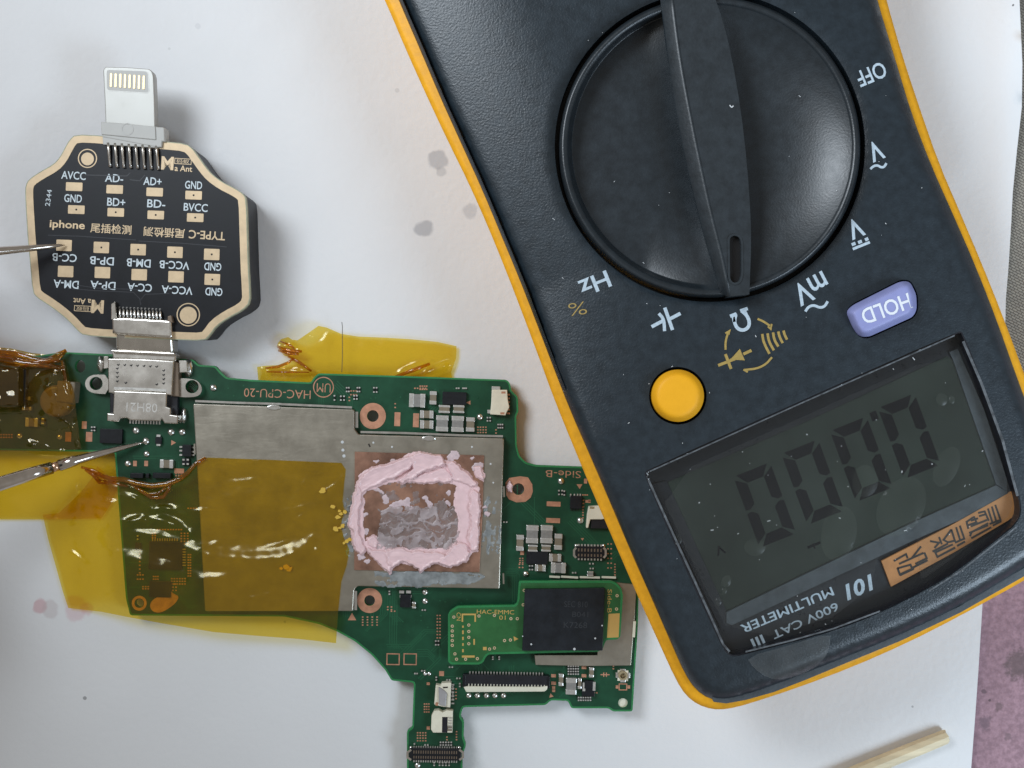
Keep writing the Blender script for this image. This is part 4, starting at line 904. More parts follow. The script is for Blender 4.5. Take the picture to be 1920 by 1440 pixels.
for i in range(8):
    x = 203 + 12.9 * i; y = 272 + .75 * i
    pts = [Vector(PV([x + dx], [y + dy], ZA(o_)(np.array([x]), np.array([y])))[0]) for dx, dy, o_ in ((0, -4, .35), (1, 8, .45), (2, 22, .3), (3, 33, .12), (3.5, 41, .1))]
    tube('plug_pin', pts, [.00024, .00024, .00022, .00020, .00026], M['steel'], AD, 8)
# type-c style plug towards the board
ZU = lambda off=0.: (lambda X, Y: np.interp(Y, [570, 600, 640, 662], [8.0, 7.7, 6.4, 5.9]) + off)
prism('plug_shell', [(209, 595), (240, 595), (321, 600), (323, 634), (216, 627), (210, 620)], ZA(-1.2), ZA(1.0), M['steel'], AD, .35, 4)
tp = [(216, 625), (323, 632), (325, 664), (217, 658)]
prism('plug_nose', tp, 3.3, ZU(0), M['steel'], AD, .5, 4)
tube('bead', [Vector(PV([x], [y], [7.0])[0]) for x, y in [(212, 622), (240, 623), (290, 627), (324, 631)]], [.00028] * 4, M['steel'], AD, 8)
prism('nose_collar', [(206, 655), (328, 661), (329, 667), (209, 661)], 4.6, 6.1, M['steel'], AD, .2, 3)
prism('shell_tab', [(208, 570), (216, 565), (218, 592), (222, 600), (208, 599)], ZA(0), ZA(1.0), M['steel'], AD, .1)
prism('shell_tab', [(314, 593), (321, 591), (324, 605), (314, 604)], ZA(0), ZA(1.0), M['pinb'], AD, .1)
for i in range(12):
    x = 225 + 6.9 * i; y = 583 + .35 * i
    pts = [Vector(PV([x], [y + dy], ZA(o_)(np.array([x]), np.array([y])))[0]) for dy, o_ in ((-6, .1), (0, .35), (6, .5), (13, .5))]
    tube('plug_pin', pts, [.00012, .0002, .00022, .00022], M['solder'], AD, 7)
ribbon('pin_pads', [([(224 + 6.9 * i, 575 + .3 * i), (224 + 6.9 * i, 579 + .3 * i)], 3) for i in range(12)], ZA(0), M['ceramic'], AD)

# ================================================================== TAPES
GT = 'strips of amber tape around the circuit board'
def folds(parent, name, lines, m):
    for pts, w in lines:
        n = len(pts)
        pv = [Vector(PV([x], [y], [z])[0]) for x, y, z in pts]
        tube(name, pv, [w * kk(3) * (.35 + .65 * math.sin(math.pi * min(1, (i + .5) / n))) for i in range(n)], m, parent, 8, True, .6)
def ridges(X, Y, lst):
    z = np.zeros(len(X))
    for pts, w, h in lst:
        near = (X > min(p[0] for p in pts) - 4 * w) & (X < max(p[0] for p in pts) + 4 * w) & (Y > min(p[1] for p in pts) - 4 * w) & (Y < max(p[1] for p in pts) + 4 * w)
        if not near.any(): continue
        x = X[near]; y = Y[near]; d = pdist(x, y, pts, False)
        e = np.minimum(np.hypot(x - pts[0][0], y - pts[0][1]), np.hypot(x - pts[-1][0], y - pts[-1][1]))
        z[near] += h * np.exp(-(d / w) ** 2) * np.clip(e / (2.2 * w + 4), 0, 1) ** .7
    return z
tp1 = [(482, 688), (496, 686), (527, 684), (541, 678), (548, 670), (534, 667), (526, 660), (530, 654), (519, 650), (521, 643), (527, 636), (540, 632), (548, 637), (558, 638), (580, 623), (597, 611), (612, 614), (640, 626), (672, 631), (720, 633), (770, 636), (820, 641), (856, 649), (855, 672), (846, 698), (852, 730), (600, 745), (485, 722)]
def tz1(X, Y):
    edge = pdist(X, Y, tp1)
    return .72 + 1.8 * np.exp(-((X - 575) / 45) ** 2) * np.clip((720 - Y) / 60, 0, 1) * .6 + ridges(X, Y, [([(562, 642), (585, 630), (604, 618)], 9, 1.3), ([(530, 655), (550, 658), (565, 662)], 3, .5), ([(520, 650), (545, 662)], 2.5, .5), ([(535, 668), (560, 676), (580, 695)], 4, .6), ([(520, 690), (540, 697), (580, 697)], 2, .35), ([(745, 704), (800, 682)], 6, .8), ([(790, 704), (845, 680)], 5, 1.0), ([(610, 625), (700, 645), (850, 655)], 30, .35)]) * (Y < 706) + (.28 * (nz(X, Y, 34, 81) + .4) + .35 * np.clip((600 - X) / 60, 0, 1) * (nz(X, Y, 9, 82) + .3)) * np.clip((708 - Y) / 12, 0, 1)
o = sheet('amber_tape', tp1, 4.5, tz1, .05, M['kapton'], None)
TOPT = o
setprops(o, 'yellow tape scrap with torn left end sticking out above the board', 'tape', GT)
folds(TOPT, 'gathered_fold', [([(520, 650, 1.5), (532, 655, 2.3), (548, 658, 2.6), (566, 659, 2.3)], 4), ([(522, 657, 1.5), (540, 662, 2.4), (560, 664, 2.4)], 3.5), ([(498, 690, 1.2), (520, 688, 1.6), (540, 680, 2.0), (552, 672, 2.2)], 3), ([(540, 668, 2.0), (562, 680, 2.3), (584, 696, 1.8)], 3),
                               ([(742, 706, 1.2), (775, 694, 1.8), (806, 682, 1.4)], 4), ([(526, 640, 1.6), (545, 648, 2.6), (552, 654, 2.6)], 2.5), ([(500, 697, 1.2), (540, 698, 1.5), (580, 698, 1.2)], 2)], M['kapton_r'])
tp3 = [(-80, 838), (60, 842), (215, 846), (222, 880), (226, 905), (205, 950), (190, 972), (100, 974), (0, 974), (-80, 975)]
def tz3(X, Y): return .75 + .12 * nz(X, Y, 60, 83) + ridges(X, Y, [([(100, 970), (140, 930), (150, 905)], 5, .5), ([(40, 860), (160, 870)], 14, .3)])
o = sheet('amber_tape', tp3, 6, tz3, .05, M['kapton'], None)
setprops(o, 'amber tape strip running off the left edge under the metal probe', 'tape', GT)
tp2 = [(80, 965), (110, 962), (150, 925), (175, 893), (182, 874), (205, 893), (222, 902), (262, 912), (300, 912), (330, 904), (352, 888), (366, 872), (378, 861), (390, 858), (500, 862), (640, 868), (648, 880), (642, 940), (646, 960), (638, 985), (645, 1010), (655, 1030), (650, 1060), (640, 1090), (634, 1146), (630, 1206), (560, 1198), (480, 1192), (400, 1185), (300, 1168), (240, 1157), (190, 1147), (128, 1140), (118, 1110), (104, 1060), (90, 1010)]
boardp = offset(board_out, -4); shp = offset(rounded(sh, 3, 2), -3)
def smooth_in(X, Y, poly, w):
    d = pdist(X, Y, poly); d = np.where(inside(X, Y, poly), d, -d); t = np.clip(d / w + 1, 0, 1); return t * t * (3 - 2 * t)
RG2 = [([(228, 936), (250, 936), (270, 944), (292, 952)], 9, .55), ([(255, 918), (285, 927), (310, 928), (325, 916)], 4, .6), ([(262, 924), (290, 937), (315, 934)], 4, .5), ([(278, 956), (305, 952), (335, 957)], 6, .4), ([(228, 982), (250, 977), (272, 972)], 7, .55), ([(272, 972), (305, 976), (350, 996)], 11, .7), ([(225, 945), (190, 940), (176, 950)], 6, .4), ([(160, 952), (200, 985)], 12, .5),
       ([(290, 1015), (350, 1032), (410, 1046), (480, 1050), (540, 1042), (590, 1024)], 17, .75), ([(330, 1096), (400, 1088), (480, 1078), (570, 1058)], 19, .62), ([(222, 1046), (262, 1052), (300, 1064), (345, 1066)], 16, .7), ([(140, 970), (180, 1010), (220, 1066)], 20, .55), ([(130, 1030), (150, 1050), (168, 1064)], 5, .22), ([(385, 950), (450, 932), (540, 925)], 22, .22), ([(540, 1150), (570, 1100), (600, 1040), (620, 980)], 22, .3), ([(495, 1184), (530, 1165)], 4, .25), ([(232, 907), (262, 920), (300, 922), (340, 902)], 5, .7), ([(240, 1000), (300, 1004), (360, 1010)], 10, .3)]
_r = random.Random(21)
for _i in range(34):                                  # fine creases in the film
    _x = _r.uniform(110, 630); _y = _r.uniform(900, 1160); _a = _r.gauss(-.25, .45); _l = _r.uniform(18, 75)
    RG2.append(([(_x, _y), (_x + _l * .5 * math.cos(_a), _y + _l * .5 * math.sin(_a) + _r.uniform(-4, 4)), (_x + _l * math.cos(_a), _y + _l * math.sin(_a))], _r.uniform(2.6, 5), _r.uniform(.05, .16)))
def tz2(X, Y):
    onb = smooth_in(X, Y, boardp, 95); ons = smooth_in(X, Y, shp, 60)
    z = .95 + (ZB + .95 - .95) * onb + (ZS - ZB - .95 + .12) * ons
    return z + .26 * nz(X, Y, 58, 85) * (1 - .7 * ons) + .05 * nz(X, Y, 14, 86) + .05 * nz(X * .5 + Y * .2, Y * 1.3, 16, 87) + ridges(X, Y, RG2)
o = sheet('amber_tape', tp2, 3.6, tz2, .05, M['kapton'], None)
BIGT = o
setprops(o, 'largest amber tape sheet covering the lower left board and half the shield', 'tape', GT)
# bunched upper edge of the big tape
def bunch(name, paths, m, parent, r0):
    pass
TW = thing('crumpled_tape', 'brown crumpled film wrapped over the left arm of the board', 'tape', 70, 750, ZB, GT)
tp4 = [(-80, 655), (-20, 650), (20, 653), (60, 662), (95, 665), (118, 656), (124, 657), (121, 668), (128, 700), (132, 716), (140, 740), (143, 775), (146, 796), (150, 830), (152, 842), (100, 846), (0, 846), (-80, 846)]
def tz4(X, Y):
    onb = np.clip((Y - 668) / 16, 0, 1); coil = 2.6 * np.clip(1.25 - np.hypot(X - 106, Y - 748) / 46, 0, 1) ** .8
    chipz = 1.9 * np.clip((46 - X) / 12, 0, 1) * np.clip((Y - 680) / 14, 0, 1) * np.clip((775 - Y) / 14, 0, 1)
    return 1.4 + (ZB - .1) * onb + np.maximum(coil, chipz) + .20 * nz(X, Y, 20, 88) + .05 * nz(X, Y, 9, 89) + ridges(X, Y, [([(-40, 668), (20, 672), (60, 680), (112, 672)], 4, .9), ([(-40, 676), (30, 690), (90, 684), (118, 690)], 3.5, .8), ([(0, 660), (70, 676), (110, 690)], 3, .7), ([(118, 660), (122, 700), (130, 740)], 3, .7), ([(55, 830), (90, 842)], 3, .5), ([(135, 795), (147, 835)], 3, .5), ([(100, 724), (112, 760), (138, 765)], 2.5, .5)])
sheet('film_sheet', tp4, 3.6, tz4, .05, M['kapton_b'], TW)
folds(TW, 'fold', [([(-60, 657, 3), (0, 660, 3.6), (30, 664, 4.2), (60, 673, 4.4), (90, 678, 4.4), (113, 676, 4.2)], 6), ([(-60, 670, 3.6), (0, 673, 4.4), (40, 681, 4.9), (80, 684, 4.9), (116, 690, 4.4)], 7),
                   ([(40, 690, 4.6), (60, 680, 5.0), (90, 676, 4.8), (110, 672, 4.5), (124, 658, 3.8)], 5), ([(92, 672, 4.2), (110, 664, 4.3), (124, 656, 4.0)], 4), ([(116, 676, 4.4), (120, 696, 4.4), (124, 716, 4.3), (128, 728, 4.6)], 3.5), ([(-40, 664, 3.4), (10, 668, 4.2), (50, 677, 4.8), (75, 681, 4.8)], 4)], M['kapton_r'])
folds(BIGT, 'gathered_fold', [([(152, 876, 2.2), (175, 882, 2.2), (192, 893, 2.6), (210, 898, 3.6), (232, 899, 4.4), (255, 906, 4.7), (285, 911, 4.8), (312, 908, 4.8), (335, 899, 4.8), (352, 886, 4.9), (368, 868, 5.0), (385, 858, 4.9)], 5.5),
                   ([(160, 880, 2.0), (178, 892, 2.0), (186, 903, 2.4), (205, 906, 3.2)], 5), ([(246, 908, 4.6), (266, 922, 4.7), (284, 933, 4.6), (306, 932, 4.7), (316, 918, 4.9), (320, 908, 4.9)], 4), ([(258, 914, 4.6), (276, 926, 4.7), (296, 926, 4.8), (310, 914, 4.9)], 3), ([(182, 900, 2.2), (196, 902, 2.8), (214, 906, 3.8), (240, 912, 4.4)], 3)], M['kapton_r'])
# yellow crumbs at the torn end of the tape
TC = thing('tape_crumbs', 'yellow crumbs of torn tape beside the pink paste', 'tape crumbs', 645, 980, ZS)
for i, (x, y) in enumerate([(636, 958), (640, 964), (646, 960), (634, 970), (630, 992), (637, 990), (642, 986), (650, 1015), (645, 1018), (655, 1012), (606, 919), (604, 922), (528, 1066), (536, 1063), (542, 1067), (625, 950)]):
    r = 4 + 3 * random.random(); a0 = random.random() * 6
    q = [(x + r * (.5 + .7 * random.random()) * math.cos(a0 + k), y + r * (.4 + .5 * random.random()) * math.sin(a0 + k)) for k in np.arange(0, 6.2, 1.05)]
    prism('crumb', q, ZS + .02, ZS + .35 + .2 * random.random(), M['kdust'], TC, .03)
# hair over the upper tape
o = tube('hair', [Vector(PV([x], [y], [z])[0]) for x, y, z in [(641, 604, 2.6), (642, 612, 2.8), (642, 640, 2.4), (642, 670, 2.2), (641, 698, 2.6)]], [.00005] * 5, M['hair'], None, 6)
setprops(o, 'thin dark bristle standing up behind the yellow tape scrap', 'hair')

# ================================================================== PROBES
GP = 'metal probe tips reaching in from the left'
p1 = thing('probe', 'thin metal probe tip touching the CC-B pad of the adapter', 'probe', 121, 460, 7.0, GP)
q1 = [(-240, 486.5, 19), (-60, 475, 13.2), (0, 470.5, 11), (50, 466, 9.4), (90, 462, 8.2), (112, 460, 7.2), (122, 459.6, 6.75)]
tube('needle', [Vector(PV([x], [y], [z])[0]) for x, y, z in q1], [r * kk(9) for r in (13, 9.5, 8.2, 6.6, 4.8, 2.6, .7)], M['chrome'], p1, 18)
def unseen_handle(root, a, b, m):  # out-of-view grips, added to shade the left side
    a = P(*a); b = P(*b); d = (b - a).normalized()
    prof = [(0, 2.2), (1, 3.2), (8, 3.8), (9, 8.5), (11, 8.5), (12, 5.0), (30, 5.6), (60, 5.2), (95, 4.4), (105, 2.6)]
    tube('unseen_handle', [a + d * t * MM for t, r in prof], [r * MM for t, r in prof], m, root, 20)
unseen_handle(p1, (-200, 484, 17.5), (-700, 520, 36), mat('red_handle', (.45, .02, .02, 1), .45))
p2 = thing('probe', 'thicker metal probe with a collar touching the board left of the shield', 'probe', 272, 829, ZB, GP)
q2 = [(-240, 985, 18), (-60, 929, 12.5), (0, 907, 10.6), (60, 888, 8.9), (98, 877, 7.8)]
tube('shaft', [Vector(PV([x], [y], [z])[0]) for x, y, z in q2], [r * kk(9) for r in (15, 14, 13.5, 12.5, 11.8)], M['chrome'], p2, 20)
tube('collar', [Vector(PV([x], [y], [z])[0]) for x, y, z in [(97, 877.3, 7.85), (104, 875, 7.6), (112, 872.5, 7.4)]], [r * kk(8) for r in (9.5, 9.0, 9.5)], M['probe_col'], p2, 20)
unseen_handle(p2, (-200, 972, 17), (-640, 1130, 36), M['blackpl'])
tube('needle', [Vector(PV([x], [y], [z])[0]) for x, y, z in [(111, 873, 7.42), (140, 864, 6.8), (146, 862, 6.6), (190, 850, 5.4), (235, 838, 4.2), (262, 831.5, 3.5), (272, 828.5, 3.25)]], [r * kk(6) for r in (11, 10.2, 8.8, 6.8, 4.4, 2.2, 1.0)], M['chrome'], p2, 20)

# ================================================================== WOODEN STICK
o = None
A = Vector(PV([1775], [1380], [1.25])[0]); B = Vector(PV([1400], [1532], [1.25])[0])
d = (B - A).normalized()
pts = [A, A + d * .0004, A + d * .004, A + d * .012, A + d * .02, B]
o = tube('wooden_stick', [p + Vector((0, 0, .0)) for p in pts], [.00098, .00112, .00118, .00122, .0012, .0012], M['wood'], None, 9)
setprops(o, 'pale bamboo stick lying on the paper near the lower right corner', 'stick')
me = o.data
rr = random.Random(3)
for v in me.vertices:
    w = o.matrix_world @ v.co
    if (Vector(v.co) + o.location - A).length < .0016: v.co += d * (rr.random() - .5) * .0007
for p in me.polygons: p.use_smooth = False

# ================================================================== MULTIMETER
MT = thing('multimeter', 'dark multimeter with yellow edge, round dial and an upside down display', 'multimeter', 1400, 600, .4)
ZY, ZF = 20.0, 25.0
yl = [(655, -180), (690, -70), (722, 0), (760, 90), (800, 179), (840, 264), (880, 345), (915, 424), (950, 510), (980, 588), (1010, 668), (1040, 750), (1075, 836), (1115, 931), (1158, 1030), (1198, 1122), (1238, 1210), (1268, 1276), (1286, 1304), (1308, 1321), (1335, 1330), (1362, 1330), (1400, 1321), (1500, 1288), (1600, 1250), (1700, 1206), (1800, 1155), (1920, 1089), (1985, 1050), (2012, 1015), (2015, 970), (1990, 890), (1950, 780), (1920, 700), (1880, 592), (1840, 492), (1800, 398), (1760, 305), (1720, 190), (1690, 98), (1662, 0), (1642, -80), (1620, -200), (1590, -400), (1560, -460), (1500, -480), (1300, -440), (1000, -350), (720, -245), (670, -220)]
fc = [(690, -160), (720, -70), (748, 0), (788, 92), (825, 180), (865, 268), (905, 356), (940, 440), (975, 524), (1006, 604), (1038, 688), (1070, 770), (1106, 852), (1146, 945), (1186, 1040), (1224, 1125), (1260, 1208), (1284, 1262), (1304, 1292), (1330, 1310), (1360, 1314), (1400, 1303), (1450, 1286), (1565, 1240), (1680, 1194), (1797, 1139), (1920, 1066), (1962, 1038), (1984, 1008), (1988, 968), (1966, 890), (1935, 785), (1905, 705), (1868, 600), (1829, 500), (1789, 408), (1746, 312), (1710, 218), (1676, 105), (1644, 0), (1624, -80), (1600, -200), (1570, -380), (1540, -430), (1490, -448), (1300, -412), (1000, -322), (730, -218), (700, -196)]
# holster: widest at ZY, tucked in towards the foot
def loft(name, rings, m, parent, smooth=True, capt=True):
    V = []; F = []; n = len(rings[0])
    for r in rings: V += [v for v in r]
    for i in range(len(rings) - 1):
        for j in range(n):
            a = i * n + j; b = i * n + (j + 1) % n; F.append((a, b, b + n, a + n))
    F.append(tuple(range(n)));
    if capt: F.append(tuple(range((len(rings) - 1) * n, len(rings) * n))[::-1])
    o = wob(name, np.array(V), F, m, parent, smooth); return fixn(o)
ylr = resample(chaikin(yl, 1), 26); A_ = np.array(ylr); topy = PV(A_[:, 0], A_[:, 1], ZY); cen = topy.mean(0)
def yring(s, z, dy=0.0):
    q = topy.copy(); q[:, :2] = cen[:2] + (q[:, :2] - cen[:2]) * s; q[:, 2] = z * MM; return q
yt = np.array(offset(ylr, 9))
loft('holster', [yring(.80, .45), yring(.82, 4), yring(.90, 11), yring(.985, 17.5), yring(1.0, 19.0), yring(1.0, ZY), PV(yt[:, 0], yt[:, 1], ZY + .5)], M['yellow'], MT)
# lower bevel of the dark housing, visible along the bottom edge
lb = resample(chaikin(fc, 1), 26)
lb2 = np.array(lb); lb1 = np.array(offset(lb, -2)); lb3 = np.array(offset(lb, 6))
loft('housing', [PV(lb1[:, 0], lb1[:, 1], ZY - 1), PV(lb2[:, 0], lb2[:, 1], ZF - 3.3), PV(lb3[:, 0], lb3[:, 1], ZF - 2.6)], M['face'], MT, True, False)

DC = (1331, 275.0); DR = 282.0
fcs = chaikin(fc, 2)
lens = [(1208, 887), (1216, 880), (1500, 752), (1796, 621), (1806, 623), (1840, 712), (1880, 822), (1912, 930), (1916, 962), (1905, 984), (1880, 1004), (1800, 1068), (1738, 1106), (1650, 1150), (1565, 1183), (1480, 1206), (1400, 1226), (1376, 1232), (1362, 1226), (1350, 1205), (1300, 1100), (1250, 988), (1212, 900)]
lens = chaikin(lens, 1)
bx, by, brd = 1271, 742, 50
hold = rounded([(1588, 584), (1600, 572), (1690, 527), (1706, 528), (1718, 552), (1719, 580), (1712, 594), (1628, 632), (1612, 630), (1600, 612)], 8, 3)
def zface(X, Y):
    X = np.asarray(X, float); Y = np.asarray(Y, float)
    d = np.where(inside(X.ravel(), Y.ravel(), fcs), pdist(X.ravel(), Y.ravel(), fcs), 0).reshape(X.shape)
    R = 26.0; e = np.clip(1 - d / R, 0, 1)
    u = ((X - 1331) * .92 - (Y - 275) * .39 + 29) / 420
    v = (X - 1331) * .39 + (Y - 275) * .92
    z = ZF - 2.4 * (1 - np.sqrt(np.clip(1 - e ** 2, 0, 1))) - 1.3 * np.clip(np.abs(u) - .25, 0, 1) ** 2
    # shoulder that drops away to the left of the dial
    s = np.clip((-u - .42) / .58, 0, 1.2); s2 = np.clip((420 - v) / 300, 0, 1)
    z -= 3.0 * s ** 1.7 * s2
    rd = np.hypot(X - DC[0], Y - DC[1])
    z -= .7 * np.clip(1 - (rd - DR) / 26, 0, 1) ** 2
    return z
# soft dip where the left bottom bevel shows the grey band
fh = [circle(DC[0], DC[1], DR + 9, 96), lens, circle(bx, by, brd + 4, 40), offset(hold, -3)]
sheet('face_panel', fcs, 11, zface, 3.0, M['face'], MT, fh, None, 11, zbot=lambda X, Y: zface(X, Y) - 3.2)
# bevel band along the lower edge, painted lighter grey as catching light
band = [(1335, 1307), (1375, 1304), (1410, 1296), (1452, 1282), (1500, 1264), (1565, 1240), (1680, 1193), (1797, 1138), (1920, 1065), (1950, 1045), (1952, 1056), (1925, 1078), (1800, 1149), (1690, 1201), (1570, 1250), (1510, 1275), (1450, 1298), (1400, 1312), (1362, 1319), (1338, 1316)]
plate('lit_bevel', band, ZY, ZF - 2.4, M['facelow'], MT)
# dial well and dial
plate('dial_well', circle(DC[0], DC[1], DR + 11, 64), 20.5, 21, M['groove'], MT)
DL = thing('dial', None, None, DC[0], DC[1], 21) if False else None
def zdial(X, Y):
    r = np.hypot(X - DC[0], Y - DC[1]) / DR
    th = np.arctan2(Y - DC[1], X - DC[0])
    rim = .945
    bowl = 22.6 + 3.9 * np.clip(r / rim, 0, 1) ** 3.2
    z = np.where(r < rim, bowl, 26.5 + .35 * np.sin(np.clip((r - rim) / (1 - rim), 0, 1) * np.pi) - 1.2 * np.clip((r - .985) / .015, 0, 1) ** 2)
    left = np.clip(-(X - DC[0]) / 120, 0, 1)         # the left half is a flatter, sharper-walled dish
    zl = np.where(r < rim - .025, 23.2, 23.2 + 3.3 * np.clip((r - rim + .025) / .025, 0, 1))
    return np.where(r < rim, bowl * (1 - left) + zl * left, z)
_rr = [.12, .25, .38, .5, .6, .7, .78, .85, .89, .905, .912, .918, .924, .93, .936, .941, .945, .949, .955, .965, .975, .985, .99, .995, 1.0]; _n = 180
_V = [(DC[0], DC[1], float(zdial(np.array([DC[0]]), np.array([DC[1]]))[0]))]
for r_ in _rr:
    xs_ = np.array([DC[0] + DR * r_ * math.cos(2 * math.pi * i / _n) for i in range(_n)]); ys_ = np.array([DC[1] + DR * r_ * math.sin(2 * math.pi * i / _n) for i in range(_n)])
    _V += list(zip(xs_, ys_, zdial(xs_, ys_)))
_A = np.array(_V); _W = PV(_A[:, 0], _A[:, 1], _A[:, 2]); _last = _W[-_n:].copy(); _last[:, 2] = 21.2 * MM; _W = np.vstack([_W, _last]); _F = [(0, 1 + i, 1 + (i + 1) % _n) for i in range(_n)]
for k_ in range(len(_rr)):
    for i in range(_n): a = 1 + k_ * _n + i; b = 1 + k_ * _n + (i + 1) % _n; _F.append((a, a + _n, b + _n, b))
dial = fixn(wob('dial', _W, _F, M['dial'], MT, True))
# grip ridge across the dial
ax = [(1238, 0), (1252, 120), (1268, 220), (1290, 330), (1318, 440), (1350, 548)]
btop = [(1258, -12), (1272, 100), (1290, 200), (1310, 300), (1334, 410), (1358, 500), (1366, 556)]
rtop = [(1338, -12), (1362, 60), (1382, 160), (1396, 260), (1405, 360), (1409, 450), (1405, 552)]
ZR = 28.0
slot = rounded([(1368, 446), (1376, 441), (1386, 444), (1390, 455), (1390, 515), (1386, 528), (1376, 531), (1369, 524)], 6, 3)
ridge_poly = chaikin(btop, 1, False) + chaikin(rtop, 1, False)[::-1]
RP = plate('grip_ridge', ridge_poly, 22.2, ZR, M['ridge'], dial, [slot]); plate('slot_floor', offset(slot, -1), ZR - 1.6, ZR - .9, M['groove'], dial)
pl_o = offset(slot, -4); plate('slot_rim', pl_o, ZR - .5, ZR + .12, M['ridge'], dial, [slot])
# sloping left flank of the ridge
fa = chaikin(ax, 1, False); fb = chaikin(btop, 1, False)
fa = resample(fa, 30, False); n = 16
def along(l, t):
    l = np.array(l); s = np.r_[0, np.cumsum(np.hypot(*np.diff(l, axis=0).T))]; t = t * s[-1]
    return np.interp(t, s, l[:, 0]), np.interp(t, s, l[:, 1])
V = []; F = []
for i in range(n + 1):
    t = i / n; x0, y0 = along(fa, t); x1, y1 = along(fb, t)
    V += [P(x0, y0, 22.6)[:], P(x0, y0, ZR - 1.25)[:], P(x0 + 2.5, y0, ZR - 1.0)[:], P(x1 - 3, y1, ZR - .14)[:], P(x1, y1, ZR + .02)[:], P(x1 + 4, y1, ZR + .03)[:], P(x1 + 4, y1, 23)[:]]
for i in range(n):
    for j in range(6): a = i * 7 + j; F.append((a, a + 1, a + 8, a + 7))
F += [(0, 1, 2, 3, 4, 5, 6), tuple(n * 7 + k for k in (6, 5, 4, 3, 2, 1, 0))]
fixn(wob('ridge_flank', V, F, M['ridge'], dial, True))

# printing on the face
RD = 203
def ft(s, x, y, w, h, m='print', a=RD, bold=.012, shear=0.): return text(s, x, y, w, h, a, zface, M[m], MT, bold=bold, shear=shear, up=.06)
ft('OFF', 1634, 139, 56, 31)
ft('V', 1642, 283, 26, 37, bold=.02); ft('V', 1604, 428, 28, 37, bold=.02); ft('mV', 1521, 541, 66, 42, bold=.015, a=208)
def fr(lines, m='print', name='symbol'):
    return ribbon(name, [(p, w) for p, w in lines], lambda X, Y: zface(X, Y) + .04, M[m], MT)
def arc(pts, n=2): return chaikin(pts, n, False)
fr([(arc([(1632, 317), (1638, 311), (1646, 310), (1652, 314), (1658, 313), (1662, 306)]), 4.5)])
fr([([(1599, 467), (1631, 454)], 5), ([(1597, 459), (1604, 456)], 6), ([(1609, 455), (1616, 452)], 6), ([(1622, 450), (1628, 447)], 6)])
fr([(arc([(1510, 584), (1516, 575), (1526, 572), (1537, 577), (1546, 575), (1552, 565)]), 5)])
# ohm sign
c4 = lambda x, y: (1330 + x * .11806, 540 + y * .11806)
fr([(arc([c4(330, 450), c4(425, 412), c4(405, 480), c4(400, 560), c4(450, 650), c4(540, 675), c4(620, 630), c4(640, 540), c4(600, 440), c4(520, 365)]), 6.5), ([c4(330, 450), c4(432, 410)], 6.5), ([c4(490, 365), c4(610, 325)], 6.5)])
fr([([c4(380, 460), c4(395, 540)], 6), ([c4(560, 360), c4(590, 430)], 6)])
fr([(arc([c4(765, 490), c4(860, 530), c4(960, 600)]), 4), ([c4(990, 570), c4(975, 650), c4(930, 610)], 3.5)], 'printy')
fr([(arc([c4(258, 980), c4(255, 850), c4(300, 700)]), 4), ([c4(255, 720), c4(325, 675), c4(305, 740)], 3.5)], 'printy')
fr([(arc([c4(995, 1100), c4(900, 1210), c4(760, 1280), c4(560, 1300)]), 4), ([c4(540, 1295), c4(610, 1335)], 3.5)], 'printy')
for pts in [[(840, 730), (860, 860), (955, 1045)], [(925, 720), (945, 850), (1025, 990)], [(1012, 705), (1030, 820), (1095, 930)], [(1095, 690), (1115, 780), (1165, 875)], [(1178, 675), (1195, 745), (1235, 820)]]:
    fr([(arc([c4(*p) for p in pts]), 4.8)], 'printy')
fr([([c4(140, 1230), c4(420, 1120)], 5.5), ([c4(255, 1050), c4(345, 1285)], 5.5), ([c4(540, 1050), c4(670, 990)], 5.5), ([c4(330, 1150), c4(420, 1100)], 5)], 'printy')
X_, T_ = tri([c4(330, 1140), c4(485, 965), c4(565, 1150), c4(420, 1140)]); wob('symbol', PV(X_[:, 0], X_[:, 1], zface(X_[:, 0], X_[:, 1]) + .075), [tuple(int(i) for i in t) for t in T_], M['printy'], MT)
c2 = lambda x, y: (1020 + x * .2708, 440 + y * .2708)
fr([([c2(745, 638), c2(835, 590)], 6.5), ([c2(872, 583), c2(945, 545)], 6.5), (arc([c2(795, 545), c2(830, 585), c2(835, 668)]), 6), ([c2(836, 505), c2(890, 660)], 6.5)])
ft('Hz', 1115, 532, 58, 32, a=202, bold=.015); ft('%', 1083, 579, 34, 24, 'printy', a=188, bold=-.01)
# little bits of dust
rr = random.Random(5)
dn = []
for i in range(90):
    x = 960 + rr.random() * 880; y = 20 + rr.random() * 1150
    if inside(np.array([x]), np.array([y]), offset(fcs, 30))[0] and not any(inside(np.array([x]), np.array([y]), h)[0] for h in fh[1:]):
        a = rr.random() * 6; L_ = 1 + rr.random() ** 3 * 5
        dn.append(((x, y), (x + L_ * math.cos(a), y + L_ * math.sin(a)), .6 + rr.random() * .9))
def ztop_all(X, Y):
    r = np.hypot(X - DC[0], Y - DC[1]); return np.where(r < DR, zdial(X, Y) + .1, zface(X, Y) + .05)
o = ribbon('dust', [([a, b], w) for a, b, w in dn if np.hypot(a[0] - DC[0], a[1] - DC[1]) > DR + 8 or np.hypot(a[0] - DC[0], a[1] - DC[1]) < DR - 30 and not inside(np.array([a[0]]), np.array([a[1]]), offset(ridge_poly, -45))[0]], ztop_all, M['dust'], MT); o['kind'] = 'stuff'
ribbon('lint', [(arc([(1368, 197), (1372, 202), (1375, 198)]), 2)], ZR, M['dust'], dial)

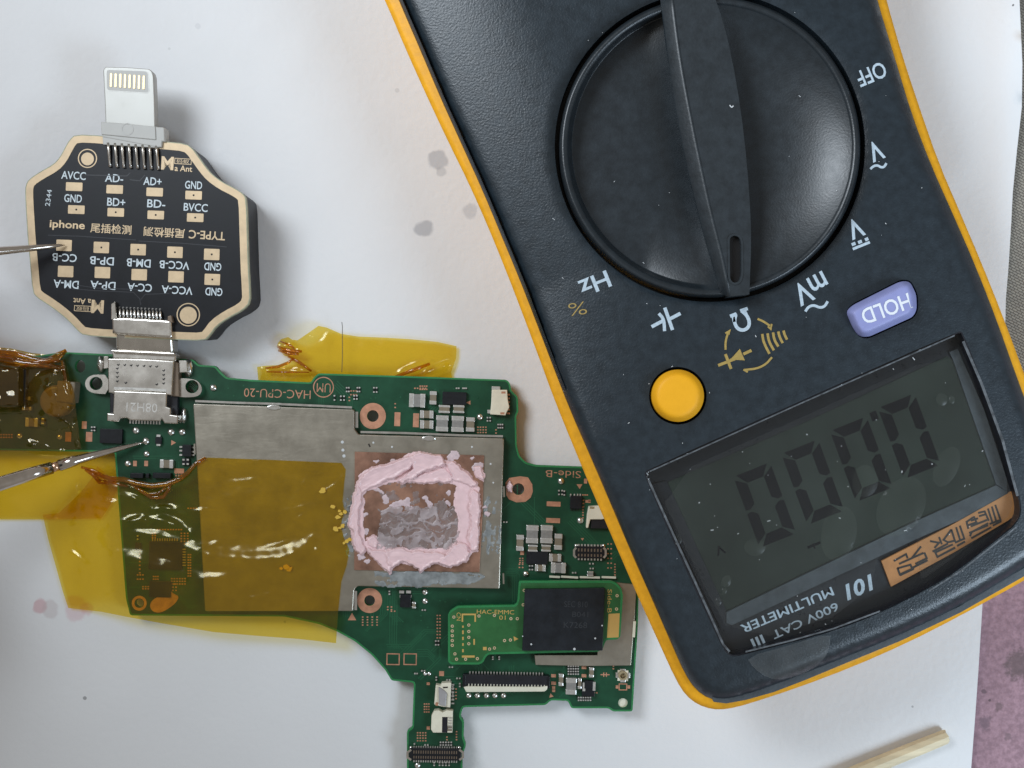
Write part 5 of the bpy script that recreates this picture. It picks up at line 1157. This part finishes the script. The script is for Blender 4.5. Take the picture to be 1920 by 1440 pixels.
# buttons
def zb(X, Y):
    r = np.hypot(X - bx, Y - by) / brd; return 26.9 - 1.6 * np.clip((r - .72) / .28, 0, 1) ** 2 - .25 * r ** 2
sheet('yellow_button', circle(bx, by, brd - 1, 56), 5, zb, 1, M['button_y'], MT, (), None, 5, zbot=21)
plate('button_well', circle(bx, by, brd + 6, 40), 20.6, 21.4, M['groove'], MT); plate('button_well', offset(hold, -6), 20.6, 21.4, M['groove'], MT)
def zh(X, Y):
    d = np.where(inside(X, Y, hold), pdist(X, Y, hold), 0); return 27.2 - 1.7 * np.clip(1 - d / 13, 0, 1) ** 2
hb = sheet('hold_button', hold, 4, zh, 1, M['button_b'], MT, (), None, 4, zbot=21)
text('HOLD', 1662, 579, 96, 30, 200, lambda X, Y: zh(X, Y) + .03, M['white_pr'], hb, bold=.015)

# display
ZD = 22.2
dp = plate('display_panel', offset(lens, -3), 21, ZD, M['lcdframe'], MT)
lcdp = [(1252, 904), (1500, 796), (1776, 668), (1786, 676), (1868, 902), (1862, 914), (1720, 974), (1540, 1060), (1365, 1146), (1352, 1140), (1300, 1022)]
lp = plate('lcd_glass', lcdp, ZD - .5, ZD + .1, M['lcd'], dp)
bev = [(1362, 1148), (1540, 1062), (1720, 976), (1868, 910), (1888, 922), (1893, 934), (1720, 1010), (1540, 1094), (1373, 1172), (1362, 1168)]
plate('lower_bevel', bev, ZD - .2, ZD + .35, M['lcdbev'], dp)
plate('left_bevel', [(1222, 908), (1250, 902), (1362, 1146), (1372, 1176), (1366, 1186), (1352, 1180)], ZD - .2, ZD + .25, M['lcdframe'], dp)
plate('right_bevel', [(1780, 660), (1796, 654), (1846, 770), (1888, 900), (1888, 922), (1868, 908), (1786, 672)], ZD - .2, ZD + .35, M['lcdbev'], dp)
U = Vector((.928, -.372)); Vv = Vector((.345, .938))
def seg_digit(cx, cy, hw=37, hh=71, t=20):
    c = Vector((cx, cy)); Q = lambda a, b: tuple(c + U * a + Vv * b)
    g = 1.2
    def poly(pts): plate('segment', [Q(a, b) for a, b in pts], ZD + .08, ZD + .13, M['seg'], lp)
    poly([(-hw + g + 4, -hh), (hw - g - 6, -hh), (hw - t - g, -hh + t), (-hw + t + g, -hh + t)])
    poly([(-hw + t + g, hh - t), (hw - t - g, hh - t), (hw - g - 4, hh), (-hw + g + 6, hh)])
    for s in (-1, 1):
        poly([(s * hw, -hh + g + 6), (s * (hw - t), -hh + t + g), (s * (hw - t), -t * .45 - 1), (s * (hw - t * .45), -2), (s * hw, -4)])
        poly([(s * hw, hh - g - 6), (s * (hw - t), hh - t - g), (s * (hw - t), t * .45 + 1), (s * (hw - t * .45), 2), (s * hw, 4)])
for (x, y) in [(1434, 947), (1524, 904), (1615, 861), (1705, 818)]: seg_digit(x, y)
plate('segment', rect(1639, 780, 13, 17, -21), ZD + .08, ZD + .13, M['seg'], lp)
text('V', 1350, 1031, 18, 18, RD, ZD + .1, M['seg'], lp, bold=.02)
ribbon('symbol', [([(1514, 1027), (1538, 1017)], 5), ([(1524, 1019), (1528, 1029)], 3)], ZD + .1, M['seg'], lp)
# sticker and lettering strip
sk = rounded([(1653, 1052), (1906, 919), (1912, 950), (1908, 962), (1880, 985), (1830, 1012), (1671, 1100)], 5, 3)
sk = [(1653, 1052), (1780, 987), (1903, 918), (1909, 930), (1912, 952), (1907, 963), (1890, 976), (1790, 1035), (1671, 1100)]
st = plate('orange_sticker', sk, ZD - .1, ZD + .42, M['sticker'], dp)
k5 = lambda x, y: (1640 + x * .15275, 900 + y * .15275)
gl = [[(1480, 305), (1545, 490), (1410, 540)], [(1438, 325), (1490, 500)], [(1390, 350), (1445, 520)], [(1555, 505), (1450, 560)], [(1270, 405), (1350, 385), (1400, 500)], [(1280, 445), (1365, 420)], [(1215, 445), (1250, 520), (1130, 560)], [(1120, 520), (1215, 455)], [(1130, 520), (1150, 600)], [(1180, 500), (1270, 470)], [(1160, 650), (1390, 555)], [(1170, 690), (1190, 640), (1395, 530)], [(1185, 715), (1430, 580)], [(1180, 570), (1380, 490)],
      [(1045, 560), (1100, 720), (985, 770)], [(1000, 580), (1050, 740)], [(940, 605), (985, 745), (900, 765), (845, 735), (940, 610)], [(680, 750), (790, 770), (735, 835)], [(790, 700), (825, 790)], [(1110, 755), (1010, 810)], [(985, 830), (770, 945), (745, 890), (960, 790)], [(710, 880), (900, 780)], [(760, 950), (990, 830)],
      [(235, 995), (385, 910), (405, 960)], [(570, 815), (455, 960)], [(610, 890), (640, 960), (500, 1030)], [(300, 1030), (600, 895)], [(280, 1080), (310, 1160), (460, 1090), (440, 1040), (280, 1085)], [(310, 1170), (470, 1095), (480, 1060)], [(650, 985), (470, 1075)]]
ribbon('lettering', [([k5(*p) for p in l], 3.7) for l in gl], ZD + .42, M['ink'], st)
def dt(s, x, y, w, h, a=RD + .5, **k): return text(s, x, y, w, h, a, ZD + .02, M['print'], dp, **k)
dt('101', 1611, 1101, 60, 30, bold=.03, shear=.25); dt('MULTIMETER', 1476, 1144, 186, 17, a=203, bold=.012)
dt('600V CAT', 1510, 1164, 134, 16, a=204.5, bold=.012); dt('III', 1421, 1202, 24, 17, a=204, bold=.02)
for o_ in list(bpy.data.objects):
    pass
# clear lens with rim
ZL = 24.2
lz = lambda X, Y: np.full(np.shape(X), ZL)
ln = sheet('clear_lens', offset(lens, 1.5), 12, lz, .4, M['clear'], MT, (), None, 8)
rimp = offset(lens, -4)
plate('lens_rim', rimp, 22, 24.6, M['blackpl'], MT, [offset(lens, 2.5)])
M['edge'] = mat('painted_edge_highlight', (.10, .11, .12, 1), .3, var=.5, vs=900)  # light grey stands in for the bright highlight along the lens edges
ribbon('lens_edge_highlight', [([(1216, 900), (1262, 1001), (1310, 1106), (1356, 1208), (1368, 1222)], 4), ([(1398, 1222), (1480, 1202), (1562, 1179), (1650, 1146)], 3), ([(1742, 1108), (1802, 1070), (1881, 1008), (1906, 988)], 3), ([(1218, 884), (1500, 757), (1790, 629)], 2.5), ([(1806, 640), (1840, 718), (1880, 826), (1908, 930)], 5)], lambda X, Y: np.maximum(zface(X, Y), 24.62) + .03, M['edge'], MT)
# film over the lens with air bubbles and a pull tab
pf = plate('protective_film', chaikin([(1228, 905), (1500, 784), (1790, 652), (1828, 720), (1890, 900), (1902, 960), (1856, 994), (1738, 1082), (1724, 1084), (1716, 975), (1660, 1000), (1620, 1140), (1380, 1210), (1300, 1060)], 1), ZL + .06, ZL + .10, M['protect'], MT)
tabp = chaikin([(1400, 1232), (1480, 1210), (1556, 1186), (1557, 1210), (1546, 1236), (1520, 1258), (1470, 1275), (1440, 1272), (1412, 1252)], 1)
sheet('pull_tab', tabp, 8, lambda X, Y: zface(X, Y) + .40 + .35 * np.clip((Y + .4 * (X - 1480) - 1240) / 40, 0, 1), .08, film('pull_tab_film', (.93, .94, .94, 1), (.40, .42, .43, 1), .035, rough=.3, ior=1.5, vs=400, gl=.6), MT)
for (x, y, rx, ry, a) in [(1573, 1000, 33, 52, 12), (1415, 1026, 20, 16, 0), (1622, 902, 24, 30, 0), (1775, 875, 22, 40, 24), (1766, 749, 11, 12, 0), (1785, 750, 6, 8, 0), (1270, 1012, 8, 10, 0), (1362, 1090, 9, 12, 20), (1347, 1128, 6, 8, 0), (1358, 1108, 5, 6, 0), (1690, 950, 42, 60, 30)]:
    ca, sa = math.cos(math.radians(a)), math.sin(math.radians(a))
    q = [(x + p * ca - r * sa, y + p * sa + r * ca) for p, r in circle(0, 0, rx, 28, ry)]
    Xn = sheet('air_bubble', q, 7, lambda X, Y, x=x, y=y, rx=rx, ry=ry: ZL + .14 + .22 * np.clip(1 - ((X - x) / rx) ** 2 - ((Y - y) / ry) ** 2, 0, 1), .02, M['bubble'], pf, zbot=ZL + .11)
o = ribbon('dust', [([(1230 + 660 * rr.random(), 0), (0, 0)], 1)], ZL, M['dust'], pf) if False else None
dl = []
for i in range(70):
    x = 1240 + rr.random() * 650; y = 640 + rr.random() * 560
    if inside(np.array([x]), np.array([y]), offset(lens, 10))[0]:
        a = rr.random() * 6; L_ = 1.2 + rr.random() ** 3 * 6; dl.append(([(x, y), (x + L_ * math.cos(a), y + L_ * math.sin(a))], .7 + rr.random()))
for i in range(60):
    t = rr.random(); e = lens[int(t * len(lens)) % len(lens)]
    dl.append(([(e[0] + rr.random() * 6, e[1] + rr.random() * 4), (e[0] + rr.random() * 8, e[1] + 2 + rr.random() * 4)], 1 + rr.random()))
o = ribbon('dust', dl, ZL + .12, M['dust'], pf); o['kind'] = 'stuff'
